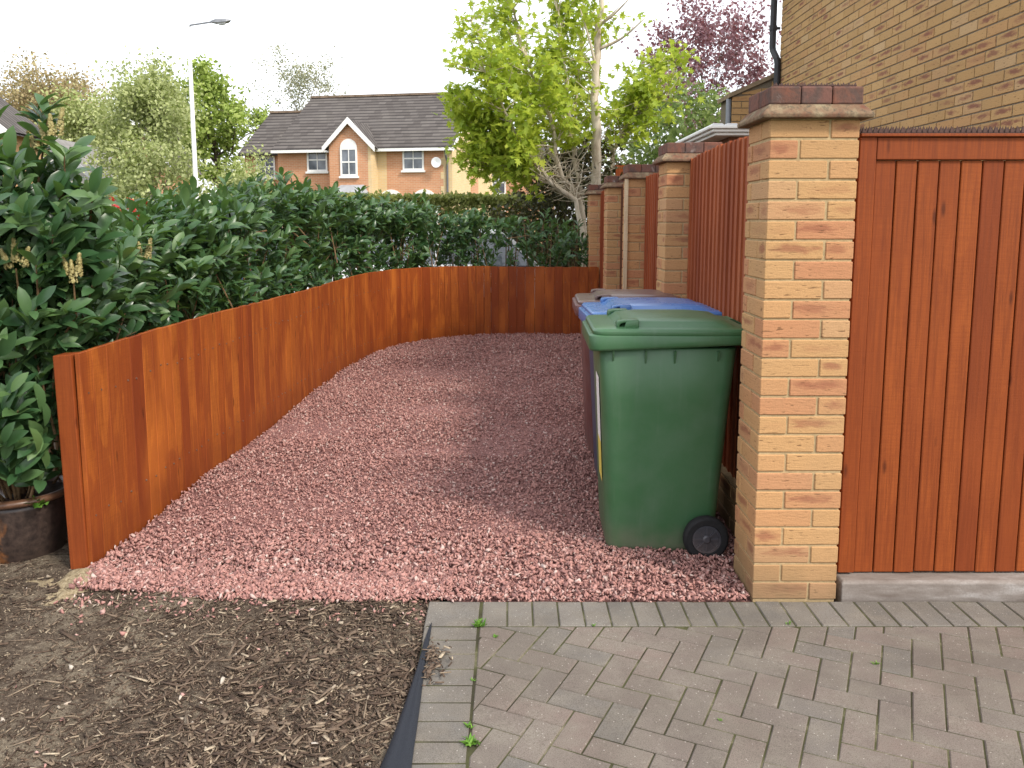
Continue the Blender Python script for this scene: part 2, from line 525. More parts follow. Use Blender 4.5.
def bark_mat(name, a, b, c):
    m = Mat(name, b, 0.9, 0.15)
    P = m.pos()
    n = m.noise(m.mapping(P, (9, 9, 3)), 1.0, 5, 0.65, 0.4)
    m.col(m.ramp(n, [(0.3, a), (0.5, b), (0.7, c)]))
    m.bump(n, 0.5, 0.01)
    return m.m
BARKP = bark_mat('pale_bark', (0.30, 0.24, 0.17), (0.54, 0.47, 0.36), (0.66, 0.60, 0.50))
BARKD = bark_mat('dark_bark', (0.06, 0.045, 0.035), (0.12, 0.09, 0.07), (0.18, 0.14, 0.10))
BARKG = bark_mat('grey_bark', (0.20, 0.18, 0.15), (0.30, 0.27, 0.23), (0.40, 0.37, 0.32))

# ------------------------------------------------------------------ the setting: ground, road, mulch, gravel, paving
def ground_mat():
    m = Mat('ground_grass', (0.08, 0.1, 0.03), 0.95, 0.1)
    P = m.pos()
    n = m.noise(P, 0.8, 6, 0.6); n2 = m.noise(P, 14, 4, 0.7)
    c = m.ramp(n, [(0.3, (0.05, 0.08, 0.02)), (0.6, (0.11, 0.14, 0.04)), (0.8, (0.16, 0.14, 0.07))])
    c = m.mix(m.ramp(n2, [(0.4, 0.5), (0.6, 0.0)]), c, (0.04, 0.05, 0.02))
    m.col(c); m.bump(n2, 0.6, 0.03)
    return m.m
mb = MB(); mb.poly([(-500, -60, -0.09), (500, -60, -0.09), (500, 900, -0.09), (-500, 900, -0.09)])
tag(mb.build('ground', ground_mat()), kind='structure')

def asphalt():
    m = Mat('asphalt', (0.06, 0.06, 0.062), 0.9, 0.2)
    P = m.pos(); n = m.noise(P, 1.5, 5, 0.6); n2 = m.noise(P, 220, 2, 0.5)
    c = m.ramp(n, [(0.3, (0.055, 0.055, 0.058)), (0.7, (0.085, 0.083, 0.08))])
    m.col(m.mix(m.ramp(n2, [(0.35, 0.4), (0.6, 0.0)]), c, (0.02, 0.02, 0.02))); m.bump(n2, 0.4, 0.004)
    return m.m
mb = MB(); mb.poly([(-120, 15.6, -0.086), (120, 15.6, -0.086), (120, 22.2, -0.086), (-120, 22.2, -0.086)])
tag(mb.build('road', asphalt()), kind='structure')
mb = MB()
for k in range(-60, 61):
    mb.box((k * 0.92, 15.53, -0.03), (0.915, 0.13, 0.13)); mb.box((k * 0.92, 22.27, -0.03), (0.915, 0.13, 0.13))
tag(mb.build('kerb', simple('kerb_concrete', (0.33, 0.32, 0.3), 0.9, 0.1, 0.2, 10)), kind='structure')
mb = MB(); mb.bx(-60, 60, 14.5, 15.46, -0.2, 0.02); mb.bx(-60, 60, 22.34, 24.0, -0.2, 0.02)
tag(mb.build('pavement', simple('pavement_grey', (0.22, 0.21, 0.2), 0.9, 0.1, 0.2, 6, 0.2)), kind='structure')

# the back drive surface beyond the gate and the house garden
mb = MB(); mb.poly([(1.12, 3.3, -0.012), (30, 3.3, -0.012), (30, 11.85, -0.012), (1.12, 11.85, -0.012)])
tag(mb.build('garden_path', simple('path_slab', (0.27, 0.25, 0.22), 0.9, 0.1, 0.2, 5, 0.2)), kind='structure')

# fence line of the low curved fence (plan), used by fence, gravel, hedge
CTRL = [(-1.802, 3.405), (-1.785, 4.0), (-1.755, 4.7), (-1.715, 5.4), (-1.69, 6.3), (-1.655, 7.3), (-1.60, 8.1), (-1.46, 8.85), (-1.20, 9.45), (-0.86, 9.86), (-0.45, 10.06), (0.05, 10.12), (0.55, 10.12), (1.06, 10.12)]
def catmull(P, n=24):
    P = [np.array(p, float) for p in P]
    P = [2 * P[0] - P[1]] + P + [2 * P[-1] - P[-2]]
    out = []
    for i in range(1, len(P) - 2):
        for k in range(n):
            t = k / n
            a, b, c_, d = P[i - 1], P[i], P[i + 1], P[i + 2]
            out.append(0.5 * ((2 * b) + (c_ - a) * t + (2 * a - 5 * b + 4 * c_ - d) * t * t + (3 * b - a - 3 * c_ + d) * t ** 3))
    out.append(P[-2])
    return np.array(out)
FL = catmull(CTRL)
FS = np.concatenate([[0], np.cumsum(np.linalg.norm(np.diff(FL, axis=0), axis=1))])
def fence_at(s):
    x = np.interp(s, FS, FL[:, 0]); y = np.interp(s, FS, FL[:, 1])
    return x, y
def fence_x(y):   # x of the long leg of the fence at depth y
    return np.interp(y, FL[:, 1], FL[:, 0])
def gravel_z(y):
    return np.interp(y, [3.0, 3.15, 3.7, 4.3, 5, 8, 10.2], [0.002, 0.008, 0.010, 0.028, 0.042, 0.07, 0.11])
def vnoise(x, y, f, seed):
    r = np.random.default_rng(seed); G = r.random((64, 64))
    X = np.asarray(x) * f + 1000; Y = np.asarray(y) * f + 1000
    i = np.floor(X).astype(int); j = np.floor(Y).astype(int); u = X - i; v = Y - j
    u = u * u * (3 - 2 * u); v = v * v * (3 - 2 * v)
    g = lambda a, b: G[a % 64, b % 64]
    return (g(i, j) * (1 - u) + g(i + 1, j) * u) * (1 - v) + (g(i, j + 1) * (1 - u) + g(i + 1, j + 1) * u) * v

def grid_sheet(x0, x1, y0, y1, nx, ny, zf):
    xs = np.linspace(x0, x1, nx); ys = np.linspace(y0, y1, ny)
    X, Y = np.meshgrid(xs, ys); Z = zf(X, Y)
    V = np.stack([X.ravel(), Y.ravel(), Z.ravel()], 1)
    I = np.arange(nx * ny).reshape(ny, nx)
    F = np.stack([I[:-1, :-1].ravel(), I[:-1, 1:].ravel(), I[1:, 1:].ravel(), I[1:, :-1].ravel()], 1)
    return V, F

# mulch bed (bare soil and bark) ---------------------------------------------------
def mulch_z(x, y):
    near = np.clip((np.asarray(x) + 0.50) / 0.10, 0, 1)      # the bed dips to the membrane
    return (-0.012 - 0.012 * near) + (1 - 0.8 * near) * ( 0.030 * (vnoise(x, y, 3.1, 1) - 0.5) + 0.018 * (vnoise(x, y, 9, 2) - 0.5) + 0.008 * (vnoise(x, y, 31, 3) - 0.5) + 0.0 * x)
def mulch_mat():
    m = Mat('mulch_soil', (0.06, 0.042, 0.03), 0.97, 0.1)
    P = m.pos()
    n = m.noise(P, 4.2, 6, 0.62, 0.6); n2 = m.noise(P, 60, 5, 0.7); n3 = m.noise(P, 260, 3, 0.7)
    c = m.ramp(n2, [(0.3, (0.055, 0.041, 0.031)), (0.5, (0.135, 0.102, 0.076)), (0.7, (0.25, 0.20, 0.15))])
    c = m.mix(m.ramp(n, [(0.49, 0.0), (0.60, 0.9)]), c, m.ramp(n2, [(0.3, (0.20, 0.16, 0.115)), (0.7, (0.40, 0.335, 0.25))]))
    c = m.mix(m.ramp(n3, [(0.35, 0.6), (0.6, 0.0)]), c, (0.02, 0.015, 0.012))
    m.col(c); m.bump(m.math('ADD', n2, n3), 0.9, 0.012)
    return m.m
V, F = grid_sheet(-7.5, -0.28, 0.3, 3.56, 300, 150, mulch_z)
tag(mesh_np('mulch_bed', V, F, mulch_mat(), smooth=True), kind='structure')
V, F = grid_sheet(-9, 1.06, 3.56, 11.88, 60, 60, lambda x, y: -0.02 + 0.02 * vnoise(x, y, 2, 8))
tag(mesh_np('hedge_soil', V, F, mulch_mat(), smooth=True), kind='structure')

# chips: flat bark slivers
def chip_mat():
    m = Mat('bark_chip', (0.1, 0.07, 0.05), 0.9, 0.15)
    i = m.isl()
    c = m.ramp(i, [(0.0, (0.048, 0.033, 0.025)), (0.45, (0.118, 0.082, 0.060)), (0.75, (0.195, 0.145, 0.105)), (0.94, (0.29, 0.225, 0.16)), (1.0, (0.48, 0.40, 0.29))])
    n = m.noise(m.pos(), 120, 3, 0.6)
    m.col(m.mix(m.ramp(n, [(0.35, 0.4), (0.6, 0.0)]), c, (0.03, 0.02, 0.015)))
    return m.m
CHIP = chip_mat()
box_v = np.array([(-.5, -.5, -.5), (.5, -.5, -.5), (.3, .5, -.5), (-.4, .5, -.5), (-.5, -.5, .5), (.5, -.5, .5), (.3, .5, .5), (-.4, .5, .5)])
box_f = np.array([(0, 1, 5, 4), (1, 2, 6, 5), (2, 3, 7, 6), (3, 0, 4, 7), (4, 5, 6, 7), (3, 2, 1, 0)])
def chips(n, x0, x1, y0, y1, lmin, lmax, wr, seed, keep=None, zf=mulch_z, lift=0.004):
    r = np.random.default_rng(seed)
    x = r.uniform(x0, x1, n); y = r.uniform(y0, y1, n)
    if keep is not None:
        k = keep(x, y, r); x = x[k]; y = y[k]
    n = len(x)
    L = lmin + (lmax - lmin) * r.random(n) ** 2.6
    a = r.uniform(0, 2 * np.pi, n); tilt = r.normal(0, 0.16, n)
    ax = np.stack([np.cos(a), np.sin(a), tilt], 1)
    nr = nrmz(np.stack([r.normal(0, .3, n), r.normal(0, .3, n), np.ones(n)], 1))
    sc = np.stack([np.clip(L * r.uniform(0.10, 0.42, n) * wr, 0.0022, 0.016), L, r.uniform(0.0015, 0.004, n)], 1)
    pos = np.stack([x, y, zf(x, y) + r.uniform(0.0, lift, n)], 1)
    return scatter(box_v, box_f, pos, ax, nr, sc)
def keep_patch(x, y, r):
    p = vnoise(x, y, 2.6, 21) * 0.65 + vnoise(x, y, 8, 22) * 0.35
    return r.random(len(x)) < np.clip((0.60 - p) * 6.0, 0.06, 1) * (0.30 + 0.70 * np.clip((x + 1.55) / .6, 0, 1))
def front_edge(x):   # near edge of the gravel on the soil side
    return 3.09 + 0.07 * (vnoise(x, x * 0, 3.3, 31) - 0.2) + 0.10 * np.clip((-0.55 - x) / 1.2, 0, 1)
def mem_edge(y):
    return np.interp(y, [1.5, 2.09, 2.36, 2.64, 2.8, 2.9], [-.41, -.366, -.338, -.316, -.300, -.28])
def off_mem(x, y, r):
    return x < mem_edge(y) - .004 + .012 * r.random(len(x))
def keep_both(x, y, r):
    return keep_patch(x, y, r) & off_mem(x, y, r)
parts = [chips(30000, -2.6, -0.29, 1.9, 3.5, 0.004, 0.030, 0.7, 41, keep_both, lift=.007),
         chips(6500, -2.6, -0.29, 1.9, 3.5, 0.02, 0.10, 0.28, 42, keep_both, lift=0.011),
         chips(6500, -0.95, -0.29, 1.8, 3.12, 0.006, 0.05, 0.8, 43, off_mem, lift=0.012),
         chips(700, -0.33, -0.19, 2.45, 2.85, 0.012, 0.05, 0.8, 44, lambda x, y, r: r.random(len(x)) < np.clip(1 - (x + 0.29) / 0.09, 0, 1) * (np.abs(y - 2.62) < 0.13 * r.random(len(x)) + 0.03) * (x > -.287), zf=lambda x, y: 0.006 + 0.0 * x, lift=0.012)]
V, F = join_vf(parts)
_n = 16000; _x = rng.uniform(-2.6, -.34, _n); _y = rng.uniform(1.95, 3.45, _n)
CRUMB = (_x, _y)
tag(mesh_np('bark_mulch', V, F, CHIP), 'dark shredded bark and twigs spread over the bare soil', 'bark mulch', kind='stuff')

# stones -------------------------------------------------------------------------
def stone_templates(k, seed, npts=8, flat=0.6):
    r = np.random.default_rng(seed); out = []
    for _ in range(k):
        bm = bmesh.new()
        for p in r.normal(size=(npts, 3)):
            p = p / np.linalg.norm(p) * r.uniform(0.38, 0.55)
            bm.verts.new((p[0], p[1], p[2] * flat))
        g = bmesh.ops.convex_hull(bm, input=bm.verts)
        for v in [v for v in bm.verts if not v.link_faces]: bm.verts.remove(v)
        bmesh.ops.triangulate(bm, faces=bm.faces)
        bm.verts.ensure_lookup_table(); bm.verts.index_update()
        out.append((np.array([v.co[:] for v in bm.verts]), np.array([[v.index for v in f.verts] for f in bm.faces])))
        bm.free()
    return out
ST = stone_templates(7, 5)
def stones(x, y, z, smin, smax, r):
    n = len(x); which = r.integers(0, len(ST), n); parts = []
    for k, (tv, tf) in enumerate(ST):
        q = which == k
        m_ = q.sum()
        if not m_: continue
        s = smin + (smax - smin) * r.random(m_) ** 1.5
        sc = np.stack([s * r.uniform(.8, 1.25, m_), s * r.uniform(.8, 1.3, m_), s * r.uniform(.75, 1.1, m_)], 1)
        parts.append(scatter(tv, tf, np.stack([x[q], y[q], z[q]], 1), rand_dirs(m_, r), rand_dirs(m_, r), sc))
    return join_vf(parts)
def stone_mat():
    m = Mat('pink_granite_chip', (0.4, 0.2, 0.17), 0.85, 0.25)
    i = m.isl()
    c = m.ramp(i, [(0.0, (0.17, 0.092, 0.086)), (0.25, (0.31, 0.158, 0.138)), (0.52, (0.395, 0.202, 0.172)), (0.78, (0.445, 0.245, 0.210)), (0.93, (0.48, 0.31, 0.275)), (1.0, (0.56, 0.46, 0.41))])
    n = m.noise(m.pos(), 140, 3, 0.6)
    m.col(m.mix(m.ramp(n, [(0.35, 0.3), (0.65, 0.0)]), c, (0.30, 0.15, 0.14)))
    return m.m
GRAVEL = stone_mat()
def gravel_base():
    m = Mat('gravel_bed', (0.3, 0.15, 0.13), 0.95, 0.1)
    P = m.pos()
    n = m.vor(P, 55); n2 = m.vor(P, 55, out='Color')
    c = m.mix(0.7, m.ramp(n, [(0.1, (0.33, 0.16, 0.145)), (0.6, (0.10, 0.05, 0.05))]), n2, 'MULTIPLY')
    m.col(m.ramp(n, [(0.05, (0.34, 0.18, 0.16)), (0.55, (0.17, 0.085, 0.078))])); m.bump(n, -1.0, 0.02)
    return m.m
gr = empty('gravel', (0, 0, 0))
tag(gr, 'pink crushed stone chippings covering the parking bay', 'gravel', kind='stuff')
# bed sheet following the fence
ys = np.linspace(3.084, 10.1, 60)
xs = np.linspace(0, 1, 24)
lx = np.array([fence_x(y) if y < 9.9 else np.interp(y, [9.9, 10.1], [-0.8, -0.1]) for y in ys]) + 0.012
XX = lx[:, None] + (1.05 - lx[:, None]) * xs[None]
YY = np.repeat(ys[:, None], 24, 1)
YY = np.where(XX < -0.25, np.maximum(YY, front_edge(XX) + 0.05 + 0.2 * np.clip((-1.5 - XX) / .3, 0, 1)), YY)
ZZ = gravel_z(YY) - 0.012 - 0.012 * (YY < 3.16)
ZZ = np.where((XX < -0.25) & (YY < front_edge(XX) + 0.28), ZZ - 0.03, ZZ)
V = np.stack([XX.ravel(), YY.ravel(), ZZ.ravel()], 1); I = np.arange(60 * 24).reshape(60, 24)
F = np.stack([I[:-1, :-1].ravel(), I[:-1, 1:].ravel(), I[1:, 1:].ravel(), I[1:, :-1].ravel()], 1)
mesh_np('gravel_bed', V, F, gravel_base(), gr, True)['kind'] = 'stuff'
r = np.random.default_rng(77)
def gravel_pts(n, y0, y1):
    y = r.uniform(y0, y1, n); x = r.uniform(-1.85, 1.06, n)
    fx = np.interp(y, FL[:300, 1], FL[:300, 0])
    back = np.interp(x, FL[:, 0], FL[:, 1])
    ok = (x > fx + 0.008) & ~((x > 0.93) & (y < 3.43)) & ~((x < -0.25) & (y < front_edge(x)))
    ok &= ~((x > -1.7) & (y > np.interp(x, FL[120:, 0], FL[120:, 1]) - 0.01))
    return x[ok], y[ok]
parts = []
x, y = gravel_pts(34000, 3.085, 5.0); parts.append(stones(x, y, gravel_z(y) + r.uniform(-0.009, 0.006, len(x)) + 0.016 * (vnoise(x, y, 2.2, 61) - 0.5), 0.012, 0.027, r))
x, y = gravel_pts(6500, 3.085, 3.75); parts.append(stones(x, y, gravel_z(y) + r.uniform(0.0, 0.009, len(x)), 0.017, 0.034, r))
x, y = gravel_pts(28000, 5.0, 7.2); parts.append(stones(x, y, gravel_z(y) + r.uniform(-0.008, 0.006, len(x)) + 0.03 * (vnoise(x, y, 1.6, 61) - 0.5), 0.014, 0.029, r))
x, y = gravel_pts(24000, 7.2, 10.15); parts.append(stones(x, y, gravel_z(y) + r.uniform(-0.008, 0.008, len(x)) + 0.04 * (vnoise(x, y, 1.3, 61) - 0.5), 0.017, 0.034, r))
n = 5200; x = r.uniform(-1.82, -0.25, n); y = front_edge(x) + r.uniform(-0.035, 0.16, n); k = x > fence_x(y) + .01
parts.append(stones(x[k], y[k], np.interp(y[k] - front_edge(x[k]), [-.03, .16], [0, 1]) * .022 + r.uniform(-.006, .006, k.sum()), 0.014, 0.032, r))
# a few strays kicked on to the soil and the paving edge
n = 330; y = 3.16 - np.abs(r.normal(0, 0.10, n)); x = r.uniform(-1.8, -0.3, n); k = y < front_edge(x) + 0.05
parts.append(stones(x[k], y[k], mulch_z(x[k], y[k]) + 0.008, 0.012, 0.030, r))
n = 26; x = r.uniform(-2.0, -0.4, n); y = r.uniform(2.1, 3.0, n)
parts.append(stones(x, y, mulch_z(x, y) + 0.006, 0.012, 0.026, r))
n = 60; y = 3.10 - np.abs(r.normal(0, 0.012, n)); x = r.uniform(-0.28, 0.92, n)
parts.append(stones(x, y, 0.008 + 0 * x, 0.010, 0.024, r))
V, F = join_vf(parts)
mesh_np('stone_chippings', V, F, GRAVEL, gr)['kind'] = 'stuff'

# crumbs of dry soil
V, F = stones(CRUMB[0], CRUMB[1], mulch_z(*CRUMB) + 0.001, 0.003, 0.014, r)
m = Mat('soil_crumb', (0.12, 0.09, 0.07), 0.97, 0.1)
m.col(m.ramp(m.isl(), [(0.0, (0.06, 0.044, 0.034)), (0.5, (0.135, 0.103, 0.078)), (0.85, (0.24, 0.19, 0.14)), (1.0, (0.36, 0.30, 0.22))]))
tag(mesh_np('soil_crumbs', V, F, m.m), 'loose dry soil crumbs over the bare bed', 'soil', kind='stuff')
# pale pebbles and flints lying on the soil
n = 200; x = r.uniform(-2.6, -0.36, n); y = r.uniform(1.9, 3.35, n)
V, F = stones(x, y, mulch_z(x, y) + 0.006, 0.007, 0.038, r)
m = Mat('pale_pebble', (0.5, 0.45, 0.4), 0.8, 0.2)
m.col(m.ramp(m.isl(), [(0.0, (0.20, 0.16, 0.12)), (0.5, (0.34, 0.285, 0.22)), (0.9, (0.50, 0.45, 0.39)), (1.0, (0.42, 0.27, 0.15))]))
tag(mesh_np('pebbles', V, F, m.m), 'small pale flints and pebbles scattered on the soil', 'pebbles', kind='stuff')
# sandy heap at the foot of the fence end
V, F = grid_sheet(-2.05, -1.45, 3.02, 3.44, 50, 36, lambda x, y: -0.03 + 0.050 * np.exp(-((x + 1.76) ** 2 / 0.016 + (y - 3.31) ** 2 / 0.010)) + 0.030 * (vnoise(x, y, 13, 4) - 0.5) + 0.024 * (vnoise(x, y, 40, 6) - 0.5))
m = Mat('dry_sand', (0.3, 0.24, 0.16), 0.97, 0.1)
nn = m.noise(m.pos(), 90, 4, 0.7); m.col(m.ramp(nn, [(0.3, (0.13, 0.10, 0.06)), (0.5, (0.27, 0.215, 0.135)), (0.7, (0.38, 0.32, 0.22))])); m.bump(nn, 0.8, 0.008)
tag(mesh_np('sand', V, F, m.m, smooth=True), kind='structure')

# block paving -----------------------------------------------------------------------
def clip_half(P, a, b, c_):
    """keep a*x + b*y <= c"""
    out = []
    for i in range(len(P)):
        p, q = P[i], P[(i + 1) % len(P)]
        dp, dq = a * p[0] + b * p[1] - c_, a * q[0] + b * q[1] - c_
        if dp <= 0: out.append(p)
        if dp * dq < 0:
            t = dp / (dp - dq); out.append((p[0] + t * (q[0] - p[0]), p[1] + t * (q[1] - p[1])))
    return out
def parea(P):
    return 0.5 * sum(P[i][0] * P[(i + 1) % len(P)][1] - P[(i + 1) % len(P)][0] * P[i][1] for i in range(len(P)))
def shrink(P, d):
    n = len(P); out = []
    for i in range(n):
        p0, p1, p2 = Vector(P[i - 1]), Vector(P[i]), Vector(P[(i + 1) % n])
        e1 = (p1 - p0); e2 = (p2 - p1)
        if e1.length < 1e-6 or e2.length < 1e-6: return None
        e1.normalize(); e2.normalize()
        n1 = Vector((-e1.y, e1.x)); n2 = Vector((-e2.y, e2.x))
        b = n1 + n2
        if b.length < 0.25: return None
        b.normalize(); k = d / max(0.35, b.dot(n1))
        out.append(tuple(p1 + b * k))
    return out
def paver(mb, P, rr, gap=0.0020, bev=0.0036):
    if len(P) < 3: return
    if parea(P) < 0: P = P[::-1]
    if parea(P) < 0.0004: return
    A = shrink(P, gap)
    if not A: return
    B = shrink(A, bev)
    if not B or parea(B) < 0.0002: return
    cx = sum(p[0] for p in A) / len(A); cy = sum(p[1] for p in A) / len(A)
    dz = max(-.0012, min(.0015, rr.gauss(0, 0.0007))); tx = max(-.012, min(.012, rr.gauss(0, 0.006))); ty = max(-.012, min(.012, rr.gauss(0, 0.006)))
    zf = lambda p, z: z + dz + tx * (p[0] - cx) + ty * (p[1] - cy)
    n = len(A)
    vs = [(p[0], p[1], -0.022) for p in A] + [(p[0], p[1], zf(p, -0.0038)) for p in A] + [(p[0], p[1], zf(p, 0)) for p in B]
    fs = []
    for i in range(n):
        j = (i + 1) % n
        fs.append((i, j, n + j, n + i)); fs.append((n + i, n + j, 2 * n + j, 2 * n + i))
    fs.append(tuple(range(2 * n, 3 * n)))
    mb.raw(vs, fs)
def paver_mat(name, stops):
    m = Mat(name, (0.25, 0.2, 0.18), 0.92, 0.15)
    P = m.pos(); i = m.isl()
    c = m.ramp(i, stops)
    n = m.noise(P, 7, 6, 0.65); g = m.noise(P, 330, 3, 0.7); w = m.noise(P, 30, 5, 0.7, 0.4)
    c = m.mix(m.ramp(n, [(0.40, 0.0), (0.66, 0.75)]), c, (0.220, 0.198, 0.165))
    big = m.noise(P, 2.1, 5, 0.65, 0.5)
    c = m.mix(m.ramp(big, [(0.40, 0.5), (0.58, 0.0)]), c, (0.125, 0.108, 0.09))
    c = m.mix(m.ramp(w, [(0.62, 0.0), (0.75, 0.45)]), c, (0.40, 0.36, 0.31))
    c = m.mix(m.ramp(w, [(0.25, 0.5), (0.42, 0.0)]), c, (0.11, 0.09, 0.075))
    c = m.mix(m.ramp(g, [(0.36, 0.7), (0.54, 0.0)]), c, (0.075, 0.06, 0.05))
    sp = m.vor(P, 48)
    c = m.mix(m.ramp(sp, [(0.05, 0.6), (0.13, 0.0)]), c, (0.50, 0.46, 0.41))
    m.col(c); m.bump(m.math('ADD', g, w), 0.55, 0.0025)
    return m.m
PAVE = paver_mat('paver_pink', [(0.0, (0.155, 0.134, 0.118)), (0.35, (0.178, 0.148, 0.130)), (0.65, (0.205, 0.160, 0.138)), (0.88, (0.165, 0.148, 0.132)), (1.0, (0.150, 0.145, 0.134))])
PAVEG = paver_mat('paver_grey', [(0.0, (0.135, 0.13, 0.12)), (0.5, (0.17, 0.16, 0.145)), (1.0, (0.21, 0.195, 0.175))])
LA, LB = Vector((-0.118, 2.09)), Vector((-0.122, 2.885))      # inner line of the left edging
rp = random.Random(5)
mb = MB()
ang = R(64.5); ux, uy = Vector((math.cos(ang - math.pi / 2), math.sin(ang - math.pi / 2))), Vector((math.cos(ang), math.sin(ang)))
ORG = Vector((0.225, 2.643)) + ux * 0.0925 - uy * 0.185
U = 0.0925
for a in range(-70, 71):
    for b in range(-70, 71):
        k = (a - b) % 4
        if k == 0: w_, h_ = 2, 1
        elif k == 3: w_, h_ = 1, 2
        else: continue
        q = [(a, b), (a + w_, b), (a + w_, b + h_), (a, b + h_)]
        P = [tuple(ORG + ux * (s[0] * U) + uy * (s[1] * U)) for s in q]
        cx = sum(p[0] for p in P) / 4; cy = sum(p[1] for p in P) / 4
        if not (-0.4 < cx < 4.5 and 0.2 < cy < 3.1): continue
        P = clip_half(P, 0, 1, 2.879)
        if len(P) > 2: P = clip_half(P, -1, 0, 0.120)
        if len(P) > 2: paver(mb, P, rp)
pv = mb.build('paving', PAVE); tag(pv, kind='structure')
mb = MB()
x = -0.115
paver(mb, [(-0.325, 2.882), (-0.122, 2.882), (-0.122, 3.082), (-0.325, 3.082)], rp)
while x < 4.4:     # soldier course along the gravel, the pier and the sill
    w_ = 0.0965
    sk = 0.0
    paver(mb, [(x, 2.882), (x + w_, 2.882), (x + w_ + sk, 3.082), (x + sk, 3.082)], rp, .0024)
    x += w_
y = 2.879
while y > 0.4:     # left edging, blocks laid across
    off = 0.026 * (y - 2.9) * 1.0
    e0 = -0.322 - 0.055 * (y - 2.88)
    paver(mb, [(e0 + rp.gauss(0, .003), y - 0.0968), (-0.123, y - 0.0968), (-0.123, y), (e0 + rp.gauss(0, .003), y)], rp, .0032)
    y -= 0.0968
tag(mb.build('paving_edge', PAVEG), kind='structure')
m = Mat('joint_sand', (0.2, 0.17, 0.12), 0.98, 0.1)
P = m.pos(); n1 = m.noise(P, 3.5, 4, 0.6); n2 = m.noise(P, 160, 3, 0.7)
c = m.ramp(n1, [(0.40, (0.040, 0.034, 0.024)), (0.54, (0.075, 0.075, 0.035)), (0.66, (0.25, 0.22, 0.15))])
c = m.mix(m.ramp(n2, [(0.35, 0.6), (0.6, 0.0)]), c, (0.05, 0.055, 0.025)); m.col(c); m.bump(n2, 0.8, 0.004)
mb = MB(); mb.poly([(-0.305, 0.2, -0.0035), (4.5, 0.2, -0.0035), (4.5, 3.083, -0.0035), (-0.318, 3.083, -0.0035)])
tag(mb.build('paving_joints', m.m), kind='structure')
def joint_moss():
    rr = np.random.default_rng(9); pts = []
    return None

# black weed membrane showing between mulch and paving
mb = MB()
prof = [(-0.300, -0.294, 2.90, .002), (-0.316, -0.290, 2.78, .004), (-0.318, -0.290, 2.64, .006), (-0.328, -0.285, 2.50, .010), (-0.338, -0.279, 2.36, .012), (-0.350, -0.275, 2.22, .010), (-0.366, -0.272, 2.09, .006), (-0.390, -0.262, 1.9, .004), (-0.41, -0.25, 1.5, .003)]
rows = []
for (a, b, yy, z) in prof:
    w_ = b - a
    rows.append([(a, yy, -0.016), (a + w_ * .25, yy, 0.006 + z), (a + w_ * .5, yy, 0.004 + z * .4), (a + w_ * .75, yy, 0.009 + z * .9), (b, yy, 0.004)])
vs = [p for rw in rows for p in rw]; fs = []
for i in range(len(rows) - 1):
    for k in range(4): fs.append((i * 5 + k, (i + 1) * 5 + k, (i + 1) * 5 + k + 1, i * 5 + k + 1))
mb.raw(vs, fs)
m = Mat('black_membrane', (0.012, 0.014, 0.02), 0.75, 0.3); wv = m.noise(m.pos(), 900, 1, 0.5)
m.col(m.ramp(wv, [(0.4, (0.008, 0.010, 0.015)), (0.6, (0.028, 0.032, 0.042))])); m.bump(wv, 0.4, 0.001)
o = mb.build('weed_membrane', m.m, smooth=True)
so = o.modifiers.new('s', 'SOLIDIFY'); so.thickness = 0.0015
sb = o.modifiers.new('u', 'SUBSURF'); sb.levels = 2; sb.render_levels = 2
tag(o, 'black strip of weed membrane poking out between bark and paving edge', 'membrane')

# ------------------------------------------------------------------ the brick piers
def pier_bricks(mb, x0, y0, n, course=0.0738, W=0.3275, Wy=.28, first=0.0, flip0=0):
    j = 0.0085; L, D = 0.215, 0.1025
    for c_ in range(n):
        z0 = first + c_ * course; z1 = z0 + course - j
        B = [(0, L, 0, D), (L + j, W, 0, L), (D + j, W, L + j, Wy), (0, D, D + j, Wy)]
        if (c_ + flip0) % 2: B = [(0, L, 0, D), (L + j, W, 0, L), (D + j, W, L + j, Wy), (0, D, D + j, Wy)]
        if (c_ + flip0) % 2: B = [(W - b, W - a, p, q) for a, b, p, q in B]
        for a, b, p, q in B:
            e = 0.0012
            mb.bx(x0 + a + random.uniform(-e, e), x0 + b + random.uniform(-e, e), y0 + p + random.uniform(-e, e), y0 + q + random.uniform(-e, e), z0 + random.uniform(-e, e), z1 + random.uniform(-e, e))
def cap_slab(mb, x0, x1, y0, y1, z):
    """tile course with an upper face sloping back"""
    o = 0.036
    q = lambda d, zz: [(x0 - d, y0 - d, zz), (x1 + d, y0 - d, zz), (x1 + d, y1 + d, zz), (x0 - d, y1 + d, zz)]
    mb.loft([q(o, z), q(o + .002, z + .014), q(0.012, z + .046), q(0.010, z + .05)])
def cap_bricks(mb, x0, x1, y0, y1, z, h=0.065):
    n = 3; w_ = (x1 - x0) / n; g = 0.0012
    for i in range(n):
        for k in range(2):
            a = y0 + (y1 - y0) * k / 2; b = y0 + (y1 - y0) * (k + 1) / 2
            e = random.uniform(-.002, .002)
            mb.bx(x0 + i * w_ + g, x0 + (i + 1) * w_ - g, a + g + e, b - g + e, z, z + h + random.uniform(-.002, .002))
